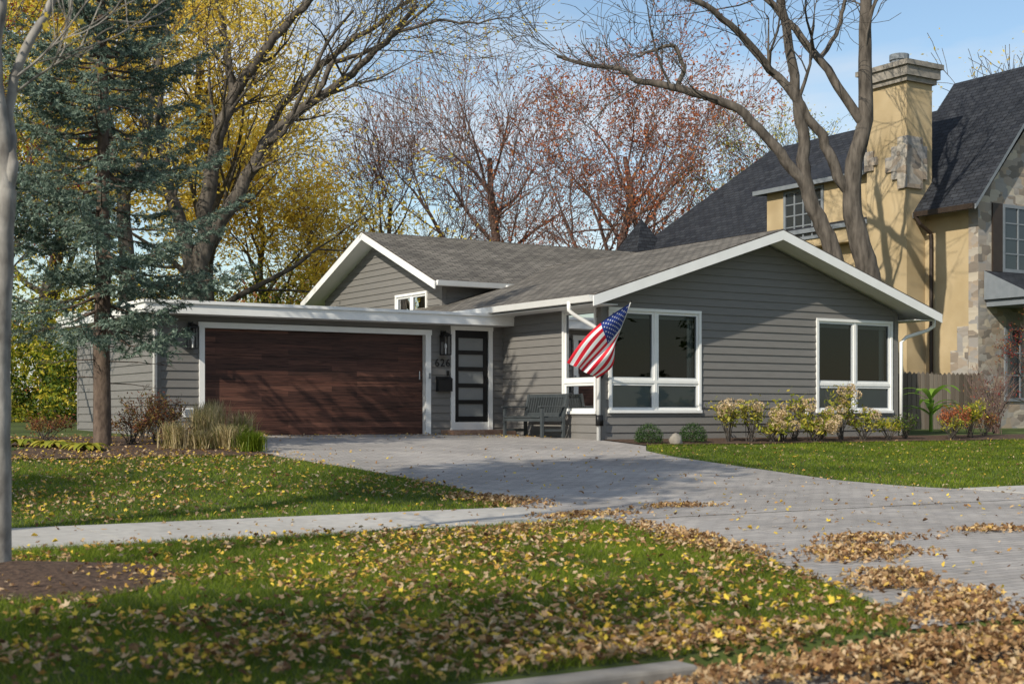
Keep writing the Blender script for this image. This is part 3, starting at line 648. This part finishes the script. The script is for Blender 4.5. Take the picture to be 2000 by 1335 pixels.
def tipleaves(name,tips,n,spread,size,mat,parent,tm=OV):
    if not tips or n<1: return
    T=np.array([tuple(t) for t in tips]); idx=NR.integers(0,len(T),n); P=T[idx]+NR.normal(0,spread,(n,3))
    scatter(name,P,NR.uniform(size*.6,size*1.2,n),tm,mat,rnd=True,parent=parent)
base=Vector((13.4-.0,38.8,.1)); g=group('bare_maple_tree',base); T=MB(); tips=[]; cfg={'k':[4,5,5],'wob':.16,'up':.03,'minr':.008}; S=.01468
A=lambda x,y,d=0:(x-370,805-y,d)
o0=Vector((base.x,base.y,.47))
limb(T,tips,o0,S,[A(372,830),A(370,700),A(372,610),A(380,540)],.42,.30,0,0,cfg,wig=.03)
limb(T,tips,o0,S,[A(380,545),A(402,470),A(440,410),A(480,345),A(522,275),A(570,225),A(640,175),A(700,140,-.5),A(770,85,-1),A(815,30,-1)],.25,.06,15,2,cfg)
limb(T,tips,o0,S,[A(382,540),A(398,430),A(412,330),A(428,250),A(452,190),A(500,115),A(545,60),A(600,0),A(650,-60)],.26,.07,11,2,cfg)
limb(T,tips,o0,S,[A(376,560),A(350,440),A(325,360),A(312,240),A(304,100),A(312,0),A(300,-90)],.22,.07,9,2,cfg)
limb(T,tips,o0,S,[A(452,192),A(442,120),A(432,50),A(412,-40)],.12,.05,6,2,cfg)
limb(T,tips,o0,S,[A(478,350),A(498,270,1),A(520,200,1.5),A(565,130,2),A(640,65,2),A(720,10,2),A(800,-50,2)],.16,.05,11,2,cfg)
limb(T,tips,o0,S,[A(620,188),A(640,130),A(690,90,1),A(760,50,1),A(840,-20,1)],.09,.035,8,2,cfg)
limb(T,tips,o0,S,[A(520,280),A(560,270,-1),A(600,200,-1.4),A(650,110,-1.6),A(700,60,-2)],.09,.03,6,2,cfg)
limb(T,tips,o0,S,[A(770,85,-1),A(860,60,-1),A(930,65,-1),A(1000,50,-1)],.05,.015,7,1,cfg)
T.build('trunk_and_limbs',[M_bark],g,smooth=True,uv=False); tipleaves('leaves',tips,5500,.18,.06,M_yel,g)
b2=Vector((11.6,39.4,.1)); g=group('bare_maple_tree',b2); T=MB();tips=[]; A=lambda x,y,d=0:(x-290,805-y,d); o0=Vector((b2.x,b2.y,.47))
limb(T,tips,o0,S,[A(300,830),A(300,600),A(295,480),A(290,380),A(262,280),A(240,160),A(225,40),A(215,-80)],.26,.09,11,2,cfg)
limb(T,tips,o0,S,[A(292,400),A(330,300),A(350,180),A(372,80),A(380,-40)],.15,.06,8,2,cfg)
T.build('trunk_and_limbs',[M_bark],g,smooth=True,uv=False); tipleaves('leaves',tips,7000,.22,.065,M_yel,g)
b3=Vector((27.6,26.25,.0)); g=group('bare_maple_tree',b3); T=MB();tips=[]; S=.01358; A=lambda x,y,d=0:(x-1700,805-y,d); o0=Vector((b3.x,b3.y,.47))
limb(T,tips,o0,S,[A(1702,840),A(1700,640),A(1695,540),A(1678,480),A(1662,400),A(1668,320),A(1688,235),A(1688,120),A(1690,0),A(1702,-90)],.36,.13,7,2,cfg,st=.7,wig=.03)
limb(T,tips,o0,S,[A(1645,840),A(1640,640),A(1628,500),A(1603,440),A(1582,395),A(1570,330),A(1568,270),A(1556,200),A(1542,100),A(1524,0),A(1508,-70)],.27,.09,7,2,cfg,st=.7,wig=.03)
limb(T,tips,o0,S,[A(1580,380),A(1535,315),A(1492,265),A(1440,215),A(1370,187),A(1300,163,.3),A(1245,150,.5),A(1215,125,.6),A(1150,115,.8),A(1090,92,1)],.16,.045,11,2,cfg,st=.4,wig=.05,L0=2.0)
limb(T,tips,o0,S,[A(1325,168,.2),A(1336,130,.2),A(1322,88,.2),A(1280,95,.2),A(1250,110,.2)],.07,.03,5,2,cfg,L0=1.6)
limb(T,tips,o0,S,[A(1664,385),A(1632,330),A(1600,268),A(1550,190),A(1490,120),A(1420,62,-.6),A(1350,28,-1),A(1280,-15,-1)],.16,.055,8,2,cfg,st=.5)
limb(T,tips,o0,S,[A(1688,245),A(1650,190),A(1602,122),A(1550,60),A(1480,-20)],.14,.08,6,2,cfg,st=.5)
limb(T,tips,o0,S,[A(1600,120),A(1640,60,.6),A(1660,0,.8),A(1665,-60,1)],.07,.04,4,2,cfg)
T.build('trunk_and_limbs',[M_bark],g,smooth=True,uv=False)
def tree(name,loc,H,tr,k,mat,leaves=[],spread=1.0,lev=4,L0=.34,minr=.012,up=.05,bare=.28,nl=7,wob=.13):
    g=group(name,loc); T=MB();tips=[]; p=Vector(loc)-Zv*.1; cfg={'k':k,'wob':wob,'up':up,'minr':minr}
    pts=[p]
    for i in range(1,7): pts.append(Vector(loc)+Vector((R.gauss(0,.012*H),R.gauss(0,.012*H),H*.72*i/6)))
    P,rr=cat(pts,[tr*(1-.75*i/6) for i in range(7)],3); T.tube(P,rr,8); m=len(P)
    for j in range(nl*2):
        t=bare+(1-bare)*(j/(nl*2-1)); i=min(int(t*(m-1)),m-2); a=j*2.4+R.uniform(-.4,.4); el=math.radians(R.uniform(20,55)+25*t)
        d=Vector((math.cos(a)*math.cos(el)*spread,math.sin(a)*math.cos(el)*spread,math.sin(el))).normalized()
        grow(T,tips,P[i],d,H*L0*(1.1-.55*t)*R.uniform(.8,1.15),rr[i]*.5,lev-1,cfg)
    T.build('trunk_and_branches',[mat],g,smooth=True,uv=False)
    for (n,sp,sz,mt) in leaves: tipleaves('leaves',tips,n,sp,sz,mt,g)
    return g
def at(px,f): u=(px-1000)/2725; X=f*(.53+.848*u); Y=f*(.848-.53*u); return (X,Y,float(zt(Y)))
tree('bare_oak_tree',(31.6,52.2,.2),15.8,.42,[5,6,6],M_twig,[(4500,.25,.08,M_rust)],1.5,4,.38,.010,nl=6)
tree('bare_oak_tree',(36.3,49.0,.2),15.8,.40,[5,6,5],M_twig,[(15000,.3,.09,M_rust)],1.3,4,.37,.010,nl=6)
tree('bare_oak_tree',(28.2,55.5,.2),13,.3,[5,5,5],M_twig,[(1500,.2,.08,M_rust)],1.6,4,.40,.010)
tree('autumn_tree',(42.5,46.0,.2),13.5,.3,[4,5,4],M_bark,[(6000,.25,.07,M_yg),(2500,.25,.07,M_yel)],1.0,4,.33,.010)
tree('autumn_tree',(52,38,.2),17,.3,[4,4,4],M_bark,[(2500,.3,.09,M_yel)],1.0,4,.33,.014)
tree('yellow_maple_tree',(22.6,56.5,.2),13.0,.28,[4,4,4],M_bark,[(24000,.5,.12,M_yel)],1.2,4,.34,.012,nl=6)
tree('yellow_maple_tree',(17.5,48.5,.2),18,.35,[4,4,3],M_bark,[(15000,.5,.11,M_yel)],.9,4,.30,.012,nl=6)
tree('yellow_maple_tree',(12.8,52,.2),19,.35,[4,4,3],M_bark,[(20000,.6,.13,M_yel)],1.0,4,.32,.012,nl=6)
tree('yellow_maple_tree',(8.5,46,.2),17,.3,[4,4,3],M_bark,[(4000,.5,.10,M_yg),(13000,.5,.12,M_yel)],1.0,4,.32,.012,nl=6)
tree('red_leaf_tree',(5.4,29.5,.05),9,.14,[4,4,3],M_barkd,[(3800,.22,.05,M_red),(1500,.22,.05,M_yg)],.9,3,.30,.01)
tree('autumn_tree',(5.6,36,.1),12,.24,[4,4,4],M_bark,[(7000,.35,.07,M_yg)],.9,4,.3,.010,nl=5)
tree('autumn_tree',(7.6,40,.1),11,.22,[4,4,4],M_bark,[(5000,.35,.08,M_yg),(4000,.35,.08,M_yel)],.9,4,.3,.010,nl=5)
# street trees beyond the left edge (their long shadows rake the lawns and the drive)
tree('street_maple_tree',(-9.5,1.6,-.9),10.5,.28,[3,3,3],M_bark,[(6500,.4,.15,M_yel)],.8,3,.26,.02,nl=5,bare=.5)
tree('street_maple_tree',(-9.0,11.8,-.65),10.5,.30,[3,3,3],M_bark,[(6500,.4,.15,M_yel)],.8,3,.24,.02,nl=5,bare=.55)
tree('street_maple_tree',(-3.8,10.6,-.65),14.5,.32,[3,3,3],M_bark,[(7500,.4,.16,M_yel)],.75,3,.20,.02,nl=5,bare=.66)
tree('street_maple_tree',(3,-14,-.7),12,.26,[4,3,3],M_bark,[(2000,.3,.09,M_yel)],1.0,4,.32,.012)
tree('street_maple_tree',(18,-15,-.7),13,.26,[4,3,3],M_bark,[(2000,.3,.09,M_yel)],1.0,4,.32,.012)
b4=Vector((2.12,10.1,float(zt(10.1)))); g=group('street_tree',b4); T=MB();tips=[]; c2={'k':[4,4,4],'wob':.12,'up':.05,'minr':.005}
S=.00356; A=lambda x,y,d=0:(x,1135-y,d); o0=Vector(b4)
limb(T,tips,o0,S,[A(-8,1165),A(-4,1125),A(-2,1060),A(-2,900),A(-2,700),A(6,500),A(12,380)],.090,.068,0,0,c2,wig=.006)
limb(T,tips,o0,S,[A(12,385),A(0,250),A(-10,100),A(10,-50),A(30,-300),A(30,-600)],.06,.03,9,2,c2,L0=1.0,wig=.015)
limb(T,tips,o0,S,[A(12,390),A(26,330),A(5,220,.1),A(40,100,.1),A(80,0,.2),A(110,-120,.3),A(130,-400,.3)],.045,.02,8,2,c2,L0=.8,wig=.015)
T.build('trunk_and_branches',[nmat('bark_street_tree',(.12,.11,.10),(.38,.36,.33),9,.95,.6,(1,1,.5))],g,smooth=True,uv=False); tipleaves('leaves',tips,160,.08,.045,M_yel,g,MP)
# spruce
b5=Vector((6.4,22.9,float(zt(22.9)))); g=group('blue_spruce_tree',b5); T=MB(); H=11.6
T.tube([b5+Vector((R.gauss(0,.02),R.gauss(0,.02),-.1+i*H/12)) for i in range(13)],[.14*(1-.9*i/12)+.012 for i in range(13)],10)
nv_=[]
def needles(p,q,k,ln,w):
    p=np.array(p);q=np.array(q); t=(q-p)/(np.linalg.norm(q-p)+1e-9); n=k
    s_=NR.uniform(0,1,n)[:,None]; a=NR.normal(size=(n,3)); a-=t*(a@t)[:,None]; a/=np.linalg.norm(a,axis=1)[:,None]
    b=p+s_*(q-p); d=a*.8+t*.6; l=NR.uniform(.7,1.2,n)[:,None]*ln; sd=np.cross(d,t); sd/=np.linalg.norm(sd,axis=1)[:,None]+1e-9
    V=np.empty((n,3,3)); V[:,0]=b-sd*w/2; V[:,1]=b+sd*w/2; V[:,2]=b+d*l; nv_.append(V.reshape(-1,3))
zc=1.95
while zc<H-.2:
    if zc>8.8: zc+=.25
    fr=min(.985,(zc-1.8)/(H-1.8)); nb=R.choice([5,6,6]) if zc>2.9 else 4; Lm=2.3*(1-fr)**.62+.12
    for j in range(nb):
        a=R.uniform(0,2*math.pi); L=Lm*R.uniform(.55,1.12); z0=min(H-.05,zc+R.uniform(-.14,.14)); el=math.radians(-12+45*fr+R.uniform(-8,8))
        d=Vector((math.cos(a)*math.cos(el),math.sin(a)*math.cos(el),math.sin(el))); p0=b5+Zv*z0; pts=[p0+d*L*t+Zv*(.16*L*t*t-.10*L*math.sin(t*3.1)) for t in(0,.2,.4,.6,.8,1)]
        T.tube(pts,[.028*L/2+.008,.02,.016,.012,.008,.004],4)
        side=d.cross(Zv).normalized(); nt_=int(7+L*8)
        for k in range(nt_):
            t=.2+.8*(k+R.random())/nt_; i=min(int(t*5),4); pos=pts[i].lerp(pts[i+1],t*5-i); sg=1 if k%2 else -1
            tl=(.12+.5*L*.5*(1.1-t))*R.uniform(.7,1.25); td=(d*.75+side*sg*R.uniform(.5,1)+Zv*R.uniform(-.3,.22)).normalized(); q=pos+td*tl
            needles(pos,q,int(12+40*tl),.066,.022)
            if tl>.2:
                for m_ in range(3):
                    pp=pos.lerp(q,R.uniform(.3,.9)); qq=pp+(td*.7+side*R.uniform(-.8,.8)+Zv*R.uniform(-.4,.35)).normalized()*tl*.5; needles(pp,qq,11,.066,.022)
        needles(pts[3],pts[5],26,.066,.022)
    zc+=.26
for i in range(16):
    a=R.uniform(0,6.28); z0=R.uniform(.9,2.6); L=R.uniform(.4,1.3); d=Vector((math.cos(a),math.sin(a),R.uniform(-.25,.1))); p=b5+Zv*z0; T.tube([p,p+d*L*.5,p+d*L+Zv*-.05],[.014,.009,.004],3)
    for k in range(4): q=p+d*L*R.uniform(.4,1); T.tube([q,q+Vector((R.gauss(0,.15),R.gauss(0,.15),R.gauss(-.05,.1)))],[.005,.003],3)
T.build('trunk_and_branches',[M_barkp],g,smooth=True,uv=False)
V=np.concatenate(nv_); npmesh('needles',V,np.arange(len(V)).reshape(-1,3),M_need,g)
# ------------------------------------------------------------ distant masses
def mass(name,blobs,size,mat):
    P=[]
    for (x,y,z,rx,ry,rz,n) in blobs:
        k=max(4,n//60); c=NR.normal(size=(k,3)); c/=np.linalg.norm(c,axis=1)[:,None]; c*=NR.uniform(.35,1,k)[:,None]**.5
        idx=NR.integers(0,k,n); q=c[idx]+NR.normal(0,.13,(n,3)); P.append(q*np.array([rx,ry,rz])+np.array([x,y,z]))
    P=np.concatenate(P); scatter(name,P,NR.uniform(size*.6,size*1.3,len(P)),OV,mat,rnd=True)
bl=[];bl2=[];bl3=[]
for i in range(46):
    px=-350+i*62; f_=R.uniform(78,95); X,Y,Z=at(px,f_); h=R.uniform(3.5,5.5)
    if 500<px<760: h=R.uniform(4.2,6)
    tgt=[bl,bl2,bl3][i%3]; tgt.append((X,Y,h*.8,4.2,4.2,h,1300))
mass('distant_trees',bl,.22,M_grn); mass('distant_trees',bl2,.2,M_yg); mass('distant_trees',bl3,.2,M_rust)
bb=[]
for i in range(20):
    bb.append((-30+i*5,-38+R.uniform(-4,4),4,4,4,R.uniform(5,8),350))
mass('distant_trees',bb,.45,M_grn)
us1=[];us2=[]
for (px,f_,h,w_) in [(20,44,1.6,2.2),(70,47,2.0,2.2),(120,45,1.5,1.8),(0,50,3.2,2.5),(90,52,4.0,2.5),(170,50,3.0,2.2),(240,52,3.5,2.5),(330,54,3.2,2.5),(450,56,3.4,2.8),(520,58,3.6,2.8),(600,60,3.8,2.8),(-80,46,3,3),(-160,44,3,3)]:
    X,Y,Z=at(px,f_); (us1 if R.random()<.6 else us2).append((X,Y,h*.9,w_,w_,h,2600))
mass('understory_shrubs',us1,.09,M_yg); mass('understory_shrubs',us2,.09,M_grn)
# ------------------------------------------------------------ shrubs & plants
def shrub(name,loc,rx,rz,nst,nleaf,sz,mat,stem=M_barkd,heads=0,hr=.07,tm=OV):
    g=group(name,loc); T=MB(); L0=Vector(loc); ends=[]
    for i in range(nst):
        a=R.uniform(0,6.28); q=R.uniform(.2,1)**.6; e=L0+Vector((math.cos(a)*rx*q,math.sin(a)*rx*q,rz*R.uniform(.6,1.0)*(1.1-.35*q)))
        m=L0.lerp(e,.5)+Vector((R.gauss(0,.03),R.gauss(0,.03),.1*rz)); T.tube([L0+Vector((R.gauss(0,.04),R.gauss(0,.04),-.03)),m,e],[.008,.006,.003],4); ends.append((m,e))
        for k in range(2):
            s0=m.lerp(e,R.uniform(0,.6)); e2_=s0+Vector((R.gauss(0,rx*.25),R.gauss(0,rx*.25),rz*R.uniform(.1,.3))); T.tube([s0,e2_],[.004,.002],3); ends.append((s0,e2_))
    T.build('stems',[stem],g,uv=False)
    if nleaf:
        P=[]
        for i in range(nleaf):
            m,e=R.choice(ends); P.append(tuple(m.lerp(e,R.uniform(-.3,1.05))+Vector((R.gauss(0,.04),R.gauss(0,.04),R.gauss(0,.04)))))
        scatter('leaves',P,NR.uniform(sz*.6,sz*1.2,nleaf),tm,mat,rnd=True,parent=g)
    if heads:
        P=[]
        for (m,e) in R.sample(ends,min(heads,len(ends))):
            e=Vector((e.x,e.y-.05,max(e.z,L0.z+rz*.35))); r_=hr*R.uniform(.75,1.15)
            for k in range(130):
                v=Vector((R.gauss(0,1),R.gauss(0,1),R.gauss(0,1))).normalized(); P.append((e.x+v.x*r_,e.y+v.y*r_,e.z+v.z*r_*.85))
        scatter('flower_heads',P,NR.uniform(.018,.030,len(P)),OV,M_hyd,rnd=True,parent=g)
G=lambda x,y:(x,y,float(zt(y))+.02)
for (x,y,rx,rz,h) in [(18.9,21.9,.45,.9,8),(19.4,21.75,.38,1.1,6),(20.25,21.7,.42,.7,8),(20.75,21.9,.42,1.15,7),(21.35,21.75,.42,.7,7),(22.05,21.85,.42,1.35,7),(22.6,21.7,.45,.75,8),(21.0,21.6,.4,.5,6),(19.8,21.6,.35,.5,5)]:
    shrub('hydrangea_bush',G(x,y),rx,rz,15,280,.058,M_hydl,heads=h,hr=.115)
for (x,y) in [(16.75,21.75),(17.9,21.8)]:
    g=group('boxwood_shrub',G(x,y)); n=2600; v=NR.normal(size=(n,3)); v/=np.linalg.norm(v,axis=1)[:,None]; v*=NR.uniform(.75,1.05,n)[:,None]; v[:,2]=np.abs(v[:,2]+.3)
    scatter('leaves',v*np.array([.28,.28,.28])+np.array(G(x,y))+np.array([0,0,.02]),NR.uniform(.012,.022,n),OV,M_box,rnd=True,parent=g)
    T=MB(); T.tube([G(x,y),Vector(G(x,y))+Zv*.25],[.03,.02],6); T.build('stem',[M_barkd],g,uv=False)
mb=MB(); c=Vector(G(17.3,21.6)); pts=[]
for i in range(8):
    for j in range(5): 
        a=i*math.pi/4; e=-.3+j*.45; k=R.uniform(.85,1.1); pts.append(c+Vector((math.cos(a)*math.cos(e)*.15*k,math.sin(a)*math.cos(e)*.12*k,math.sin(e)*.16*k+.04)))
mb.add(pts,[(i*5+j,((i+1)%8)*5+j,((i+1)%8)*5+j+1,i*5+j+1) for i in range(8) for j in range(4)]+[tuple(i*5+4 for i in range(8))]); mb.build('garden_boulder',[M_rock],loc=tuple(c),smooth=True)
for (x,y,rx,rz,mt,n) in [(23.6,21.9,.4,.55,M_yg,400),(24.1,21.9,.4,.7,M_grn,300),(25.7,21.9,.5,.85,M_rust,700),(26.5,22.1,.5,.95,M_yg,900),(25.3,21.6,.35,.6,M_hydl,300),(27.6,22.6,.5,.6,M_bush,400)]:
    shrub('garden_shrub',G(x,y),rx,rz,16,n,.04,mt)
for (x,y,rx,rz,n) in [(7.0,23.2,.5,.6,800),(7.6,23.9,.5,.75,900),(8.1,24.8,.4,.9,700),(7.5,22.6,.4,.4,500),(7.9,25.5,.5,1.0,700)]:
    shrub('autumn_bush',G(x,y),rx,rz,16,n,.03,M_bush)
shrub('garden_shrub',G(5.5,26.5),.5,1.2,16,700,.04,M_yg); shrub('garden_shrub',G(6.0,25.0),.6,.5,16,700,.035,M_bush)
def grassclump(name,loc,n,h,sp,mat,w=.012):
    x=NR.normal(0,sp*.3,n);y=NR.normal(0,sp*.3,n); a=NR.uniform(0,6.28,n); l=NR.uniform(.2,1,n)*sp; hh=NR.uniform(.55,1,n)*h
    V=np.empty((n,5,3)); L=np.array(loc)
    px_=np.cos(a+1.57)*w/2;py_=np.sin(a+1.57)*w/2
    for i,(t,zf) in enumerate([(0,0),(0,0),(.4,.7),(.4,.7),(1,1)]):
        s_=(-1 if i%2==0 else 1)*(1 if i<4 else 0); V[:,i]=np.stack([x+np.cos(a)*l*t+px_*s_,y+np.sin(a)*l*t+py_*s_,hh*zf],1)+L
    F=np.array([(0,1,3),(0,3,2),(2,3,4)]); FF=(F[None]+np.arange(n)[:,None,None]*5).reshape(-1,3); npmesh(name,V.reshape(-1,3),FF,mat,None,tuple(loc))
for (x,y,h,m,n) in [(8.0,22.6,.7,M_tan,420),(8.35,23.4,.75,M_tan,420),(8.15,21.8,.45,M_tan,350),(8.5,22.3,.4,M_grass,500),(8.35,21.3,.35,M_grass,600),(8.8,24.3,.8,M_tan,350),(7.7,21.9,.35,M_tan,300),(7.3,22.0,.5,M_tan,350),(9.0,23.4,.6,M_tan,300)]:
    grassclump('ornamental_grass',G(x,y),n,h,.30,m)
def hosta(name,loc,n,L,w,mat,droop=.5,stem=0):
    mb=MB(); l0=Vector(loc)
    for i in range(n):
        a=i*2.4+R.uniform(-.3,.3); d=Vector((math.cos(a),math.sin(a),0)); sd=d.cross(Zv); k=L*R.uniform(.7,1.1); pts=[]
        b0=l0+Zv*stem*R.uniform(.4,1)
        for j in range(7):
            t=j/6; c=b0+d*k*t*.85+Zv*(k*(.9*t-droop*1.2*t*t)); ww=w*math.sin(math.pi*(.08+.9*t))*.5; pts+= [c-sd*ww,c+Zv*-.15*ww,c+sd*ww]
        mb.add(pts,[(j*3+q,j*3+q+1,j*3+q+4,j*3+q+3) for j in range(6) for q in range(2)])
    if stem: mb.tube([l0-Zv*.05,l0+Zv*stem],[.05,.04],8)
    return mb.build(name,[mat],loc=tuple(l0),smooth=True,uv=False)
for (x,y) in [(5.55,22.6),(5.9,22.0),(5.2,23.2)]: hosta('hosta_plant',G(x,y),26,.48,.13,M_hydl,.75)
hosta('banana_plant',(28.7,25.2,.0),15,1.2,.20,M_palm,.65,.85)
shrub('bare_red_bush',(30.3,24.6,-.05),.9,2.0,60,110,.04,M_red,stem=M_twig)
shrub('bare_red_bush',(29.3,23.6,-.05),.5,1.2,30,60,.035,M_tan,stem=M_twig)
tree('japanese_maple_tree',(32.0,24.7,.0),3.0,.05,[4,4,3],M_barkd,[(1500,.12,.04,M_red)],1.2,3,.34,.005)
# ------------------------------------------------------------ light, world, camera
SV=Vector((-.925,-.38,0)).normalized(); EL=math.radians(34); tos=SV*math.cos(EL)+Zv*math.sin(EL)
sd=bpy.data.lights.new('sun','SUN'); sd.energy=5.0; sd.angle=math.radians(.5); sd.color=(1,.92,.78)
so=bpy.data.objects.new('sun',sd); coll.objects.link(so); so.rotation_euler=(-tos).to_track_quat('-Z','Y').to_euler(); so.location=(-20,0,30)
wd=bpy.data.worlds.new('World'); scene.world=wd; wd.use_nodes=True; nt=wd.node_tree; nt.nodes.clear(); L=nt.links.new
o=nd(nt,'ShaderNodeOutputWorld'); bg=nd(nt,'ShaderNodeBackground'); bg.inputs[1].default_value=.14
sk=nd(nt,'ShaderNodeTexSky'); sk.sky_type='NISHITA'; sk.sun_disc=False; sk.sun_elevation=EL; sk.sun_rotation=math.atan2(SV.x,SV.y); sk.air_density=1.2; sk.dust_density=.3; sk.ozone_density=2.2
tc=nd(nt,'ShaderNodeTexCoord'); mp=nd(nt,'ShaderNodeMapping'); mp.inputs['Scale'].default_value=(1.2,1.2,4.5); mp.inputs['Rotation'].default_value=(.12,.1,1.4)
nz=nd(nt,'ShaderNodeTexNoise'); nz.inputs['Scale'].default_value=2.6; nz.inputs['Detail'].default_value=8; nz.inputs['Distortion'].default_value=.6
r_=ramp(nt,[(.43,(0,0,0)),(.66,(.85,.85,.85))]); mx=nd(nt,'ShaderNodeMix',data_type='RGBA'); mx.inputs[7].default_value=(5.6,5.9,6.3,1)
L(tc.outputs['Generated'],mp.inputs[0]); L(mp.outputs[0],nz.inputs[0]); L(nz.outputs[0],r_.inputs[0]); L(r_.outputs[0],mx.inputs[0]); L(sk.outputs[0],mx.inputs[6]); L(mx.outputs[2],bg.inputs[0]); L(bg.outputs[0],o.inputs[0])
cd=bpy.data.cameras.new('camera'); cam=bpy.data.objects.new('camera',cd); coll.objects.link(cam); scene.camera=cam
cam.location=(0,0,.47); cam.rotation_euler=(math.radians(90),0,-math.radians(32.0)); cd.lens=49.05; cd.sensor_width=36; cd.shift_y=.06875; cd.clip_end=2000; cd.clip_start=.05
cd.dof.use_dof=True; cd.dof.focus_distance=29; cd.dof.aperture_fstop=3.2
